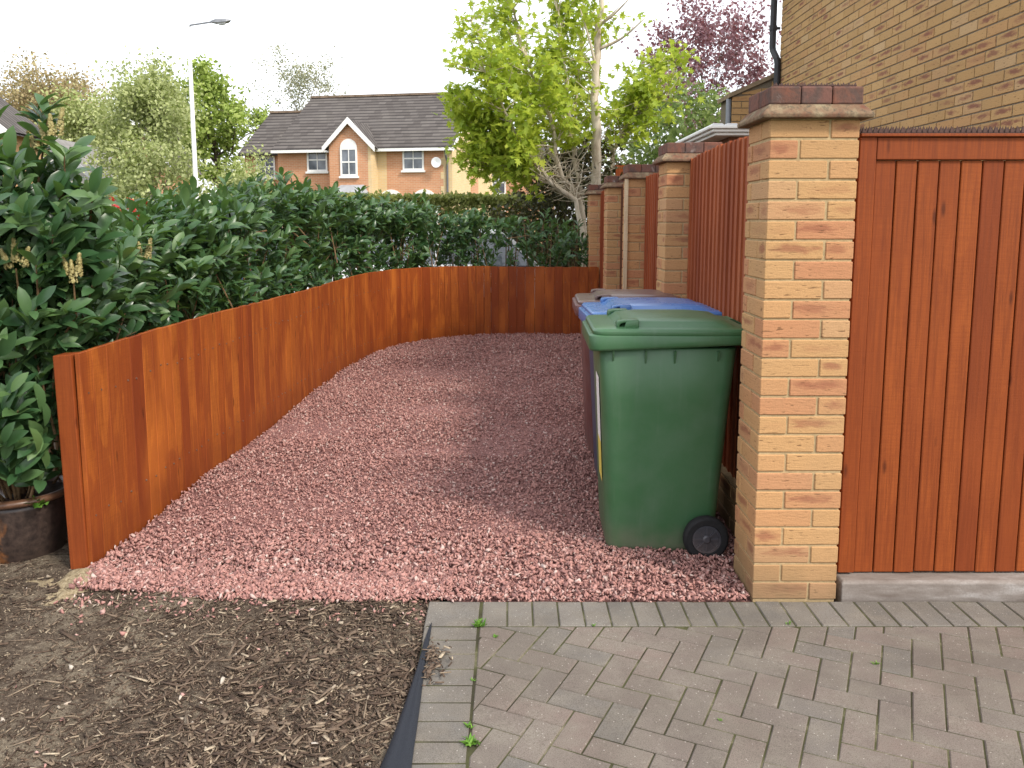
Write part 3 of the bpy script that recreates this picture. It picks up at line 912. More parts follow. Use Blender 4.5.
def pier(name, x0, y0, label, n=25, z0=0.004, spikes=False):
    W = 0.3275; Wy = .28
    t = empty(name, (x0 + W / 2, y0 + W / 2, 0), 0, label, 'brick pier', 'brick piers along the fence')
    T = Matrix.Translation((-(x0 + W / 2), -(y0 + W / 2), 0))
    def fin(mb, nm, mt):
        o = mb.build(nm, mt, t); o.data.transform(T); return o
    top = z0 + n * 0.0738
    mb = MB(); pier_bricks(mb, x0, y0, n, first=z0, flip0=0); bevel(fin(mb, 'brickwork', BRICK), 0.003)
    mb = MB(); mb.bx(x0 + .005, x0 + W - .005, y0 + .005, y0 + Wy - .005, -0.05, top - .004); fin(mb, 'mortar', MORTAR)
    mb = MB(); cap_slab(mb, x0, x0 + W, y0, y0 + Wy, top - .006); bevel(fin(mb, 'tile_course', CAP), 0.003)
    mb = MB(); cap_bricks(mb, x0 - .006, x0 + W + .008, y0 - .004, y0 + Wy + .004, top + .045); bevel(fin(mb, 'top_course', BRICKD), 0.006, 2)
    return t
PX0 = 0.941
PY = [3.093, 5.13, 6.83, 8.29, 10.19]
pl = ['buff brick pier nearest the camera beside the wide wooden gate',
      'second brick pier, between the first and second fence panels behind the bins',
      'brick pier with a thin cream strip against its left corner',
      'slim looking brick pier just right of where the low fence meets the panels',
      'farthest brick pier, standing behind the low fence by the tree']
for k, yy in enumerate(PY):
    pier('brick_pier', PX0, yy, pl[k], z0=(.004, -.006, -.021, -.033, -.037)[k], spikes=(k == 0))

def spike_strip(mb, x0, x1, y, z, pitch=0.0205, h=0.024, rows=2, thick=.0055):
    mb.bx(x0, x1, y - .018, y + .018, z, z + .004)
    x = x0 + pitch / 2
    while x < x1:
        for q in range(rows):
            yy = y - .012 + q * .024
            dx = random.uniform(-.003, .003); w_ = thick
            vs = [(x - w_, yy - w_, z + .003), (x + w_, yy - w_, z + .003), (x + w_, yy + w_, z + .003), (x - w_, yy + w_, z + .003), (x + dx, yy, z + h)]
            mb.raw(vs, [(0, 1, 4), (1, 2, 4), (2, 3, 4), (3, 0, 4)])
        x += pitch
mb = MB(); spike_strip(mb, 0.955, 1.255, 3.13, 0.004 + 25 * .0738 + .045 + .066, h=0.016); 
tag(mb.build('spike_strip', SPIKE), 'short brown plastic spike strip on top of the nearest brick pier', 'spike strip', 'anti climb spike strips')

# dwarf wall between the piers carrying the panels
for k in range(4):
    y0, y1 = PY[k] + .28, PY[k + 1]
    t = empty('dwarf_wall', (1.10, y0, 0), 0, ['low brick wall under the fence panel beside the bins', 'low brick wall under the second fence panel', 'low brick wall under the dark brown third panel', 'low brick wall end behind the low curved fence'][k], 'low wall', 'low walls under the fence panels')
    mb = MB()
    for c_ in range(3):
        y = y0 - (0.11 if c_ % 2 else 0)
        while y < y1:
            a, b = max(y, y0 + .002), min(y + .215, y1 - .002)
            if b - a > .02: mb.bx(1.04, 1.1425, a, b, c_ * .075 + .01, c_ * .075 + .075)
            y += .225
    o = mb.build('brickwork', BRICK, t); o.data.transform(Matrix.Translation((-1.10, -y0, 0))); bevel(o, .003)
    mb = MB(); mb.bx(1.045, 1.14, y0 + .003, y1 - .003, -.05, .232); o = mb.build('mortar', MORTAR, t); o.data.transform(Matrix.Translation((-1.10, -y0, 0)))

# fence panels
def panel(y0, y1, label, top, mt, pitch=0.088):
    t = empty('fence_panel', (1.10, y0, 0.24), 0, label, 'fence panel', 'fence panels between the piers')
    T = Matrix.Translation((-1.10, -y0, -0.24))
    mb = MB(); y = y0 + .004
    while y < y1 - .01:
        w_ = min(pitch, y1 - .004 - y)
        tz = top(y) + random.uniform(-.004, .004)
        # feather edge board: thin edge tucked behind the next
        x = 1.072 + random.uniform(-.002, .002)
        q = [(x, y, .24), (x + .012, y + w_ + .010, .24), (x + .018, y + w_ + .010, .24), (x + .018, y, .24)]
        q2 = [(a, b, tz) for a, b, _ in q]
        mb.loft([q, q2])
        y += pitch
    o = mb.build('boards', mt, t); o.data.transform(T)
    mb = MB()
    for z in (.42, 1.05, 1.62): mb.bx(1.094, 1.13, y0 + .003, y1 - .003, z, z + .07)
    o = mb.build('rail', mt, t); o.data.transform(T)
    return t
WOODP2 = wood('stained_panel_brown', (0.10, 0.042, 0.024), (0.15, 0.062, 0.033), (0.20, 0.085, 0.045), 0.7, 0.3)
panel(PY[0] + .28, PY[1], 'tall red brown fence panel of upright boards behind the bins', lambda y: 1.845 + .02 * math.sin((y - 3.4) / 1.7 * 3.1), WOODP)
panel(PY[1] + .28, PY[2], 'red brown fence panel between second pier and the pier with cream strip', lambda y: 1.835, WOODP)
panel(PY[2] + .28, PY[3], 'darker brown fence panel right of the slim looking pier', lambda y: 1.835, WOODP2)
panel(PY[3] + .28, PY[4], 'farthest red brown fence panel where the low fence ends', lambda y: 1.835, WOODP)
mb = MB(); mb.box((0.928, 6.82, 0.92), (0.028, 0.028, 1.80)); o = mb.build('corner_strip', STRIP)  # slim pale upright strip set against the pier corner
tag(o, 'thin cream upright strip against the left corner of a brick pier', 'post')

# ------------------------------------------------------------------ the gate with its sill
GX0, GX1, GY_, GZ0, GZ1 = 1.302, 2.86, 3.165, 0.076, 1.785
gt = empty('wooden_gate', ((GX0 + GX1) / 2, GY_, 0), 0, 'wide orange brown wooden gate of upright boards right of the nearest pier', 'gate')
T = Matrix.Translation((-(GX0 + GX1) / 2, -GY_, 0))
def gpart(mb, nm, mt=WOODG, bv=.003):
    o = mb.build(nm, mt, gt); o.data.transform(T)
    if bv: bevel(o, bv, 2)
    return o
mb = MB(); mb.bx(GX0, GX0 + .063, GY_, GY_ + .045, GZ0 + .004, GZ1); gpart(mb, 'stile')
mb = MB(); mb.bx(GX1 - .063, GX1, GY_, GY_ + .045, GZ0 + .004, GZ1); gpart(mb, 'stile')
mb = MB(); mb.bx(GX0 + .065, GX1 - .065, GY_ + .001, GY_ + .044, GZ1 - .083, GZ1 - .001); gpart(mb, 'top_rail')
mb = MB(); x = GX0 + .066; P_ = 0.0815
while x < GX1 - .07:
    w_ = min(P_ - .0045, GX1 - .068 - x)
    e = random.uniform(-.001, .001)
    mb.bx(x, x + w_, GY_ + .012 + e, GY_ + .032 + e, GZ0 + random.uniform(0, .004), GZ1 - .085)
    x += P_
gpart(mb, 'boards', WOODG, .0045)
mb = MB(); mb.bx(GX0 + .066, GX1 - .066, GY_ + .0335, GY_ + .044, GZ0 + .01, GZ1 - .09); gpart(mb, 'backing', simple('dark_backing', (0.11, 0.034, 0.012), 0.9, 0.1, .2), 0)
mb = MB(); mb.bx(GX0 - .002, GX1 + .01, GY_ - .012, GY_ + .06, GZ1 + .001, GZ1 + .012); gpart(mb, 'capping', WOODG, .002)
mb = MB(); spike_strip(mb, GX0 + .003, GX1, GY_ + .02, GZ1 + .0125, pitch=.0205, h=.030, thick=.0075)
tag(mb.build('spike_strip', SPIKE), 'long brown plastic spike strip along the top of the wooden gate', 'spike strip', 'anti climb spike strips')
mb = MB(); vs = [(1.296, 3.105, 0), (3.05, 3.105, 0), (3.05, 3.40, 0), (1.275, 3.40, 0)]
mb.loft([[(a, b, -.06) for a, b, _ in vs], [(a, b, .062) for a, b, _ in vs], [(a + (.008 if i in (0, 3) else 0), b + (.01 if i < 2 else 0), .071) for i, (a, b, _) in enumerate(vs)]])
bevel(tag(mb.build('concrete_sill', concrete()), 'grey stained concrete sill below the wooden gate', 'sill'), .004, 2)

# ------------------------------------------------------------------ low curved fence
lf = empty('low_fence', (CTRL[0][0], CTRL[0][1], 0), 0, 'low curved orange stained fence of close upright boards around the gravel', 'fence')
T = Matrix.Translation((-CTRL[0][0], -CTRL[0][1], 0))
nails = []; mb = MB(); s = 0.004; Ltot = FS[-1]
ri = random.Random(3)
while s < Ltot - .02:
    w_ = ri.choice([.095, .10, .10, .12, .12, .085])
    if s + w_ > Ltot: w_ = Ltot - s
    (xa, ya), (xb, yb) = fence_at(s), fence_at(s + w_ - (.0012 if ri.random() < .7 else .003))
    d = Vector((xb - xa, yb - ya)); d.normalize(); nn = Vector((-d.y, d.x))       # away from the gravel
    th = .020; off = ri.uniform(-.002, .002)
    za = 0.925 + 0.012 * math.sin(s * 1.3) + .014 * s / Ltot; tz = ri.uniform(-.0035, .0035)
    a0 = Vector((xa, ya)) + nn * off; b0 = Vector((xb, yb)) + nn * off
    q = [(a0.x, a0.y), (b0.x, b0.y), (b0.x + nn.x * th, b0.y + nn.y * th), (a0.x + nn.x * th, a0.y + nn.y * th)]
    zb = 0.925 + 0.012 * math.sin((s + w_) * 1.3) + .014 * (s + w_) / Ltot
    mb.loft([[(p[0], p[1], -.04) for p in q], [(q[0][0], q[0][1], za + tz), (q[1][0], q[1][1], zb + tz), (q[2][0], q[2][1], zb + tz), (q[3][0], q[3][1], za + tz)]])
    for zz_ in (.21, .74): nails.append((s + w_ * ri.uniform(.3, .7), zz_ + ri.uniform(-.012, .012)))
    s += w_
o = mb.build('boards', WOOD, lf); o.data.transform(T); bevel(o, .0022)
mb = MB()
for s_, z_ in nails:
    xa, ya = fence_at(s_); xb, yb = fence_at(s_ + .02); d = Vector((xb - xa, yb - ya)).normalized(); nn = Vector((d.y, -d.x))
    mb.tube([(xa - nn.x * .004, ya - nn.y * .004, z_), (xa + nn.x * .0035, ya + nn.y * .0035, z_)], .0042, 7)
o = mb.build('nail_heads', simple('nail_steel', (0.20, 0.15, 0.12), .5, .4, .4, 90, metal=.6), lf); o.data.transform(T); o['kind'] = 'stuff'
for s in np.arange(1.4, Ltot - .3, 1.5):   # posts on the hedge side
    xa, ya = fence_at(s); xb, yb = fence_at(s + .05)
    d = Vector((xb - xa, yb - ya)); d.normalize(); nn = Vector((-d.y, d.x))
    mb = MB(); mb.box((xa + nn.x * .072, ya + nn.y * .072, .42), (.09, .095, .95), math.atan2(d.y, d.x)); o = mb.build('post', WOOD, lf); o.data.transform(T)
mb = MB(); mb.loft([[(-1.897, 3.405, -.05), (-1.817, 3.400, -.05), (-1.814, 3.486, -.05), (-1.894, 3.492, -.05)], [(-1.910, 3.405, .918), (-1.832, 3.400, .924), (-1.829, 3.486, .924), (-1.907, 3.492, .918)]])
o = mb.build('end_post', WOODG, lf); o.data.transform(T); bevel(o, .004, 2)

# ------------------------------------------------------------------ wheeled bins
def rrect(x0, x1, hw, z, rad=.05, seg=5, zf=None):
    pts = []
    for cx, cy, a0 in ((x1 - rad, hw - rad, 0), (x0 + rad, hw - rad, 90), (x0 + rad, -hw + rad, 180), (x1 - rad, -hw + rad, 270)):
        for k in range(seg + 1):
            t = R(a0 + 90 * k / seg)
            px, py = cx + rad * math.cos(t), cy + rad * math.sin(t)
            pts.append((px, py, z if zf is None else zf(px, py)))
    return pts
def make_bin(bodym, lidm, label, handle_m):
    t = empty('wheeled_bin', (0, 0, 0), 0, label, 'wheelie bin', 'wheeled bins in a row by the fence')
    # body: local x = front (0) to back, y across, z up
    mb = MB()
    rings = []
    for z, x0, x1, hw, rd in ((.0, .110, .555, .205, .045), (.012, .098, .567, .215, .05), (.05, .090, .577, .222, .055), (.35, .076, .598, .237, .06), (.70, .060, .624, .254, .06), (.945, .048, .645, .265, .06)):
        rings.append(rrect(x0, x1, hw, z, rd))
    mb.loft(rings)
    o = mb.build('body', bodym, t, True); 
    o.modifiers.new('b', 'BEVEL').width = .004
    o.modifiers['b'].limit_method = 'ANGLE'
    # rim flange; lower edge deeper at the front
    mb = MB()
    zl = lambda x, y: .962 - .030 * max(0, 1 - x / .62)
    mb.loft([rrect(.042, .652, .262, 0, .055, zf=zl), rrect(.006, .688, .288, 0, .05, zf=zl), rrect(.0, .695, .294, 0, .05, zf=lambda x, y: zl(x, y) + .010), rrect(.0, .695, .294, 1.0, .05), rrect(.012, .684, .284, 1.006, .05)])
    o = mb.build('rim', lidm if lidm is BLUE else bodym, t, True); b = o.modifiers.new('b', 'BEVEL'); b.width = .003; b.limit_method = 'ANGLE'
    for sy in (-1, 1):
        for xx in (.105, .245, .370, .555):
            mb = MB(); h = .085 if xx in (.245, .370) else .07
            dx = .0 if xx in (.245, .370) else (-.03 if xx < .2 else .03)
            yb = sy * .258
            mb.prism([(xx - .004, sy * .286, .935), (xx + .004, sy * .286, .935), (xx + .004, sy * .250, .935 - h), (xx - .004, sy * .250, .935 - h)], (dx * 0 + .0, -sy * .03, 0))
            mb.build('gusset', bodym, t)
    # lid
    mb = MB()
    mb.loft([rrect(.022, .690, .286, .998, .05), rrect(.016, .694, .291, 1.006, .05), rrect(.016, .694, .291, 1.020, .05), rrect(.026, .684, .282, 1.030, .05), rrect(.050, .655, .258, 1.032, .07), rrect(.120, .640, .250, 1.036, .07), rrect(.150, .600, .225, 1.058, .07), rrect(.200, .54, .19, 1.066, .07)])
    o = mb.build('lid', lidm, t, True); b = o.modifiers.new('b', 'BEVEL'); b.width = .003; b.segments = 2; b.limit_method = 'ANGLE'; b.angle_limit = R(25)
    # two lifting grips moulded on the lid front, joined to the lid
    for sy in (-1, 1):
        mb = MB()
        yy = sy * .215
        mb.loft([[(x, y, z) for y in (yy - .034, yy + .034) for x, z in ([(x0, z0), (x1, z1)] if y < yy else [(x1, z1), (x0, z0)])] for x0, z0, x1, z1 in ((.122, 1.026, .134, 1.026), (.118, 1.044, .131, 1.040), (.124, 1.060, .138, 1.049), (.150, 1.065, .152, 1.053), (.215, 1.066, .215, 1.054))])
        for q in (-.036, .036): mb.prism([(.150, yy + q - .004, 1.03), (.215, yy + q - .004, 1.03), (.215, yy + q - .004, 1.062), (.160, yy + q - .004, 1.060)], (0, .008, 0))
        g = mb.build('lid_grip', lidm, t, True); bb = g.modifiers.new('b', 'BEVEL'); bb.width = .004; bb.segments = 2
    # rear handle and hinge
    mb = MB()
    mb.tube([(.745, -.24, .975), (.745, .24, .975)], .018, 10)
    for yy in (-.235, -.09, .09, .235): mb.prism([(.68, yy - .014, .94), (.68, yy - .014, 1.0), (.748, yy - .014, .996), (.758, yy - .014, .975), (.745, yy - .014, .955)], (0, .028, 0))
    mb.build('handle', handle_m, t)
    for yy in (-.16, .16):
        mb = MB(); mb.prism([(.64, yy - .06, 1.000), (.65, yy - .06, 1.028), (.70, yy - .06, 1.032), (.742, yy - .06, 1.012), (.742, yy - .06, .992)], (0, .12, 0)); mb.build('hinge', lidm, t)
    # wheel housing behind, axle, wheels
    mb = MB(); mb.tube([(.525, -.262, .10), (.525, .262, .10)], .011, 10); mb.build('axle', RUBBER, t)
    for sy in (-1, 1):
        mb = MB(); w_ = .052; y1 = sy * .292; y0 = y1 - sy * w_
        prof = [(.062, y0), (.088, y0), (.097, y0 + sy * .008), (.100, y0 + sy * .018), (.100, y1 - sy * .018), (.097, y1 - sy * .008), (.088, y1), (.066, y1), (.062, y1 - sy * .006)]
        rings = []
        for (rd, yy) in prof + [prof[0]]:
            rings.append([(.525 + rd * math.cos(2 * math.pi * k / 40), yy, .10 + rd * math.sin(2 * math.pi * k / 40)) for k in range(40)])
        mb.loft(rings, cap=False)
        wh = mb.build('wheel', RUBBER, t, False)
        mb = MB(); ys_ = y1 - sy * .012
        mb.lathe([(.063, ys_ - .004 - .0), (.063, ys_ + .004)], (.525, 0, .10), 32, 'Y')
        for k in range(8):
            a = 2 * math.pi * k / 8
            Mx = Matrix.Rotation(-a, 3, 'Y')
            mb.box(Vector((.525, ys_ + sy * .006, .10)) + Mx @ Vector((.038, 0, 0)), (.046, .010, .007), 0, Mx)
        mb.lathe([(.019, ys_ - .006), (.019, ys_ + .010 * sy), (.012, ys_ + .016 * sy)] if sy > 0 else [(.012, ys_ - .016), (.019, ys_ - .010), (.019, ys_ + .006)], (.525, 0, .10), 20, 'Y')
        ring = []
        for rd, yy in ((.063, ys_), (.063, ys_ + sy * .010), (.054, ys_ + sy * .010), (.052, ys_)):
            ring.append([(.525 + rd * math.cos(2 * math.pi * k / 32), yy, .10 + rd * math.sin(2 * math.pi * k / 32)) for k in range(32)])
        mb.loft(ring, cap=False)
        mb.build('hub', HUB, wh)
    return t
gb = make_bin(GREEN, GREEN, 'dark green wheeled bin with black wheel, nearest the camera beside the brick pier', GREEN)
gb.location = (.338, 3.80, -.014); gb.rotation_euler = (0, 0, R(-1.5))
# notice stuck on the bin front
m = Mat('bin_notice', (0.7, 0.7, 0.66), 0.5, 0.3)
zz = m.sep(m.coord())[2]; m.col(m.ramp(zz, [(0.0, (0.62, 0.52, 0.10)), (0.50, (0.62, 0.52, 0.10)), (0.501, (0.72, 0.72, 0.70)), (1.0, (0.72, 0.72, 0.70))], 'CONSTANT'))
mb = MB(); q = lambda y, z: (.076 - (z - .35) * .0457 - .004, y, z)
mb.poly([q(-.165, .32), q(-.165, .80), q(.0, .80), q(.0, .32)]); o = mb.build('notice', m.m, gb)
bb = make_bin(NAVY, BLUE, 'wheeled bin with bright blue lid, between the green and the brown bins', BLUE)
bb.scale = (1.03, .97, .962); bb.location = (.388, 4.50, .020); bb.rotation_euler = (0, 0, R(1.5))
br = make_bin(MAROON, BROWN, 'brown wheeled bin behind the blue lidded bin, farthest of the row', BROWN)
br.scale = (1, .97, .945); br.location = (.388, 5.20, .03); br.rotation_euler = (0, 0, R(-2))

# ------------------------------------------------------------------ the house on the right
hs = empty('brick_house', (3.0, 4.2, 0), 0, 'tall buff brick house wall with black downpipe, rising behind the gate', 'house')
T = Matrix.Translation((-3.0, -4.2, 0))
def hpart(mb, nm, mt, bv=0, par=None):
    o = mb.build(nm, mt, par or hs); o.data.transform(T)
    if bv: bevel(o, bv)
    return o
HY0, HY1, HZ = 4.3, 9.60, 4.8
mb = MB()
for c_ in range(int(HZ / .075)):
    y = HY1
    if c_ % 2: y += .1125
    z = c_ * .075
    while y > HY0:
        a, b = max(HY0, y - .215), min(HY1, y)
        if b - a > .01: mb.bx(3.0 + random.uniform(-.0015, .0015), 3.1, a, b, z, z + .065)
        y -= .225
hpart(mb, 'brickwork', BRICKH, .002)
mb = MB(); mb.bx(3.006, 10.0, HY0 + .02, HY1 - .003, -.05, HZ); hpart(mb, 'wall', MORTARH)
mb = MB()
for c_ in range(int(HZ / .075)):    # front and back returns
    x = 3.102 + (.0 if c_ % 2 else .1125)
    while x < 9.9:
        mb.bx(x, min(10.0, x + .215), HY1 - .1, HY1 + .002, c_ * .075, c_ * .075 + .065); mb.bx(x, min(10.0, x + .215), HY0 - .002, HY0 + .1, c_ * .075, c_ * .075 + .065)
        x += .225
hpart(mb, 'brick_return', BRICKH)
ROOFT = Mat('roof_tile', (0.1, 0.1, 0.105), 0.85, 0.2)
_v = ROOFT.coord(); _n = ROOFT.noise(_v, 2.5, 5, 0.6)
ROOFT.col(ROOFT.ramp(_n, [(0.3, (0.075, 0.073, 0.075)), (0.7, (0.15, 0.145, 0.14))]))
ROOFT = ROOFT.m
mb = MB(); mb.loft([[(2.7, HY0 - .3, HZ), (10.3, HY0 - .3, HZ), (10.3, HY1 + .3, HZ), (2.7, HY1 + .3, HZ)], [(2.7, HY0 - .3, HZ + .15), (10.3, HY0 - .3, HZ + .15), (10.3, HY1 + .3, HZ + .15), (2.7, HY1 + .3, HZ + .15)], [(5.4, 6.9, HZ + 1.9), (7.6, 6.9, HZ + 1.9), (7.6, 6.95, HZ + 1.9), (5.4, 6.95, HZ + 1.9)]])
hpart(mb, 'roof', ROOFT)
mb = MB(); mb.tube([(2.93, 9.66, HZ - .05), (2.93, 9.66, 3.42), (2.935, 9.65, 3.38), (2.955, 9.56, 3.27), (2.96, 9.55, 3.22), (2.96, 9.55, -.02)], .036, 12)
dp = hpart(mb, 'downpipe', BLACKP)
for z in (3.60, 4.6):
    mb = MB(); mb.tube([(2.93, 9.66, z), (2.93, 9.66, z + .05)], .044, 12); mb.bx(2.965, 3.01, 9.655, 9.665, z + .01, z + .04); hpart(mb, 'collar', BLACKP, par=dp)

# lean-to behind the house corner
le = empty('lean_to', (2.5, 9.75, 0), 0, 'small brick lean-to with sloping tiled verge at the house corner', 'extension')
T2 = Matrix.Translation((-2.5, -9.75, 0))
mb = MB(); mb.prism([(2.53, 9.80, 0), (3.9, 9.80, 0), (3.9, 9.80, 3.50), (2.53, 9.80, 2.90)], (0, .5, 0)); o = mb.build('wall', MORTARH, le); o.data.transform(T2)
mb = MB()
for c_ in range(48):
    z = c_ * .075; x = 2.53 - (.1125 if c_ % 2 else 0)
    while x < 3.85:
        a, b = max(2.53, x), min(3.85, x + .215)
        top = 2.90 + (a - 2.53) * .438 - .01
        t2 = top + (b - a) * .438
        if b - a > .02 and top > z + .012: mb.prism([(a, 9.79, z), (b, 9.79, z), (b, 9.79, min(z + .065, t2)), (a, 9.79, min(z + .0649, top))], (0, .04, 0))
        x += .225
o = mb.build('brickwork', BRICKH, le); o.data.transform(T2)
mb = MB(); mb.prism([(2.49, 9.765, 2.885), (3.95, 9.765, 3.525), (3.95, 9.765, 3.575), (2.49, 9.765, 2.935)], (0, .56, 0)); o = mb.build('roof', simple('verge_tile', (0.26, 0.20, 0.13), .9, .1, .25, 12), le); o.data.transform(T2)
mb = MB(); mb.tube([(2.505, 9.85, 2.88), (2.505, 9.85, 0)], .03, 10); o = mb.build('downpipe', simple('grey_gutter', (0.25, .27, .3), .5, .4), le); o.data.transform(T2)
bp = None

# white roofed garden store behind the second pier
sh = empty('garden_store', (1.62, 6.85, 0), 0, 'garden store with white stepped roof edge showing above the fence', 'garden store')
T3 = Matrix.Translation((-1.62, -6.85, 0))
mb = MB()
for k, (e, z) in enumerate(((.0, 2.17), (.03, 2.195), (.055, 2.22))):
    mb.bx(1.655 - e, 2.75 + e, 6.90 - e, 8.35 + e, z, z + .0235)
o = mb.build('fascia', WHITE, sh); o.data.transform(T3); bevel(o, .004)
mb = MB()
for k in range(10):
    x0 = 1.61 + k * .115
    mb.loft([[(x0, 6.86, 2.246), (x0 + .112, 6.86, 2.246), (x0 + .112, 8.4, 2.246), (x0, 8.4, 2.246)], [(x0 + .02, 6.86, 2.262), (x0 + .09, 6.86, 2.262), (x0 + .09, 8.4, 2.262), (x0 + .02, 8.4, 2.262)]])
o = mb.build('roof_sheet', METALW, sh); o.data.transform(T3)
mb = MB(); mb.bx(1.80, 2.68, 7.02, 8.28, 0, 2.168); o = mb.build('wall', WOODP2, sh); o.data.transform(T3)

# ------------------------------------------------------------------ plants near: laurel leaves
ST_Y = [0, .12, .35, .62, .85, 1.0]; ST_W = [.015, .095, .17, .185, .12, .0]
lv = []; lf_ = []
for k, (yy, w_) in enumerate(zip(ST_Y, ST_W)):
    zc = .10 * math.sin(yy * 1.9) - .20 * yy * yy
    lv += [(-w_, yy, zc + w_ * .38), (0, yy, zc), (w_, yy, zc + w_ * .38)]
for k in range(5):
    a = k * 3
    lf_ += [(a, a + 1, a + 4, a + 3), (a + 1, a + 2, a + 5, a + 4)]
LV, LF = np.array(lv), np.array(lf_)

def shoot_leaves(bases, dirs, lens, nl, lmin, lmax, r, spread=(.55, 1.15), start=.25):
    """leaves in a spiral along each shoot"""
    P, A, N, S = [], [], [], []
    dirs = nrmz(dirs)
    for k in range(nl):
        t = start + (1 - start) * k / max(1, nl - 1)
        t = t + r.uniform(-.05, .05, len(bases))
        az = r.uniform(0, 6.28) + k * 2.4 + r.uniform(-.5, .5, len(bases))
        u = nrmz(np.cross(dirs, np.array([.3, .2, .93]) + r.normal(0, .05, dirs.shape)))
        v = np.cross(dirs, u)
        rad = np.cos(az)[:, None] * u + np.sin(az)[:, None] * v
        sp = r.uniform(*spread, len(bases)) * (1.25 - .55 * np.clip(t, 0, 1))
        ax = np.cos(sp)[:, None] * dirs + np.sin(sp)[:, None] * rad
        ax[:, 2] -= .12
        P.append(bases + dirs * (lens * t)[:, None]); A.append(ax)
        nr = np.cos(sp)[:, None] * -rad * 1.0 + np.sin(sp)[:, None] * dirs + np.array([0, 0, .5])
        N.append(nr + r.normal(0, .25, nr.shape)); S.append(r.uniform(lmin, lmax, len(bases)))
    return np.concatenate(P), np.concatenate(A), np.concatenate(N), np.concatenate(S)

def hedge_path(n=200):
    out = []
    for s_ in np.linspace(.15, Ltot - .05, n):
        xa, ya = fence_at(s_ - .1 if s_ > .1 else 0); xb, yb = fence_at(min(s_ + .1, Ltot))
        d = np.array([xb - xa, yb - ya]); d = d / np.linalg.norm(d); nn = np.array([-d[1], d[0]])
        x, y = fence_at(s_)
        out.append((x, y, nn[0], nn[1], s_))
    return np.array(out)
HP = hedge_path()
def hedge_top(s_):
    return np.interp(s_, [0, .8, 2.0, 3.2, 4.5, 6.0, 7.5, 9.2], [1.36, 1.43, 1.62, 1.76, 1.80, 1.72, 1.54, 1.42])
hd = empty('laurel_hedge', (-2.3, 6, 0), 0, 'long dark glossy laurel hedge growing behind the low curved fence', 'hedge')
Th = np.array([-2.3, 6, 0])
r = np.random.default_rng(123)
def hedge_shoots(n, r):
    s_ = r.random(n) ** 1.12 * (Ltot - .1) + .02
    w_ = np.where(r.random(n) < .5, r.uniform(.17, .42, n), r.uniform(.2, 1.05, n))
    x = np.interp(s_, HP[:, 4], HP[:, 0]); y = np.interp(s_, HP[:, 4], HP[:, 1]); nx = np.interp(s_, HP[:, 4], HP[:, 2]); ny = np.interp(s_, HP[:, 4], HP[:, 3])
    top = hedge_top(s_) + .16 * (vnoise(s_, w_ * 3, 2.3, 55) - .5) - .12 * np.abs(w_ - .5)
    z = .45 + (top - .45 - .16) * np.sqrt(r.random(n))
    thin = ((s_ > 7.2) & (z < 1.35) & (r.random(n) < .62)) | ((s_ > 2.2) & (s_ < 5.0) & (z > .95) & (z < 1.5) & (vnoise(s_, z, 3.5, 91) > .56))
    dirs = np.stack([-nx * (.55 - w_) * .75, -ny * (.55 - w_) * .75, np.full(n, .8)], 1) + r.normal(0, .35, (n, 3))
    k = ~thin
    return np.stack([x + nx * w_, y + ny * w_, z], 1)[k], dirs[k]
B, D = hedge_shoots(2650, r)
lens = r.uniform(.14, .26, len(B))
P, A, N, S = shoot_leaves(B, D, lens, 9, .075, .135, r)
tipp = P + nrmz(A) * S[:, None]
def side_of(Q):
    d2 = ((Q[:, None, :2] - HP[None, :, :2]) ** 2).sum(2); j = d2.argmin(1)
    return ((Q[:, :2] - HP[j, :2]) * HP[j, 2:4]).sum(1)
ok = ((side_of(P) > .045) & (side_of(tipp) > .045)) | ((P[:, 2] > .99) & (tipp[:, 2] > .99) & (side_of(tipp) > -.06))
P, A, N, S = P[ok], A[ok], N[ok], S[ok]
sc = np.stack([S * r.uniform(.85, 1.1, len(S)), S, S], 1)
V, F = scatter(LV, LF, P, A, N, sc)
mesh_np('foliage', V - Th, F, LAUREL, hd, True)
mb = MB()
for k in range(0, len(B), 5):
    d = Vector(D[k]).normalized(); b = Vector(B[k])
    mb.tube([b - d * .28 + Vector((0, 0, -.10)), b, b + d * lens[k]], [.006, .004, .0025], 5)
for s_ in np.arange(.3, Ltot, .38):
    x = np.interp(s_, HP[:, 4], HP[:, 0] + HP[:, 2] * .5); y = np.interp(s_, HP[:, 4], HP[:, 1] + HP[:, 3] * .5)
    for q in range(3):
        a = r.uniform(-.25, .25, 3)
        mb.tube([(x, y, -.05), (x + a[0] * .5, y + a[1] * .5, .6), (x + a[0], y + a[1], 1.45)], [.018, .012, .005], 6)
o = mb.build('stems', STEM, hd, uv=False); o.data.transform(Matrix.Translation(-Vector(Th)))

# racemes (cream flower spikes)
FV = np.array([(-.5, 0, 0), (0, -.5, 0), (.5, 0, 0), (0, .5, 0), (0, 0, .6)]); FF = np.array([(0, 1, 4), (1, 2, 4), (2, 3, 4), (3, 0, 4)])
def raceme(base, d, L, name, par, T0, r):
    n = 170; L = L * 0.95; d = nrmz(np.array(d, float)); u = nrmz(np.cross(d, [.3, .9, .1])); v = np.cross(d, u)
    t = r.random(n); az = r.uniform(0, 6.28, n); rad = .012 * (1.15 - t)
    rd = np.cos(az)[:, None] * u + np.sin(az)[:, None] * v
    P = np.array(base) + d * (L * (.15 + .85 * t))[:, None] + rd * rad[:, None]
    V, F = scatter(FV, FF, P, np.cross(rd, d), rd + d * .4, r.uniform(.009, .014, n))
    o = mesh_np(name, V - T0, F, FLOWER, par)
    return o

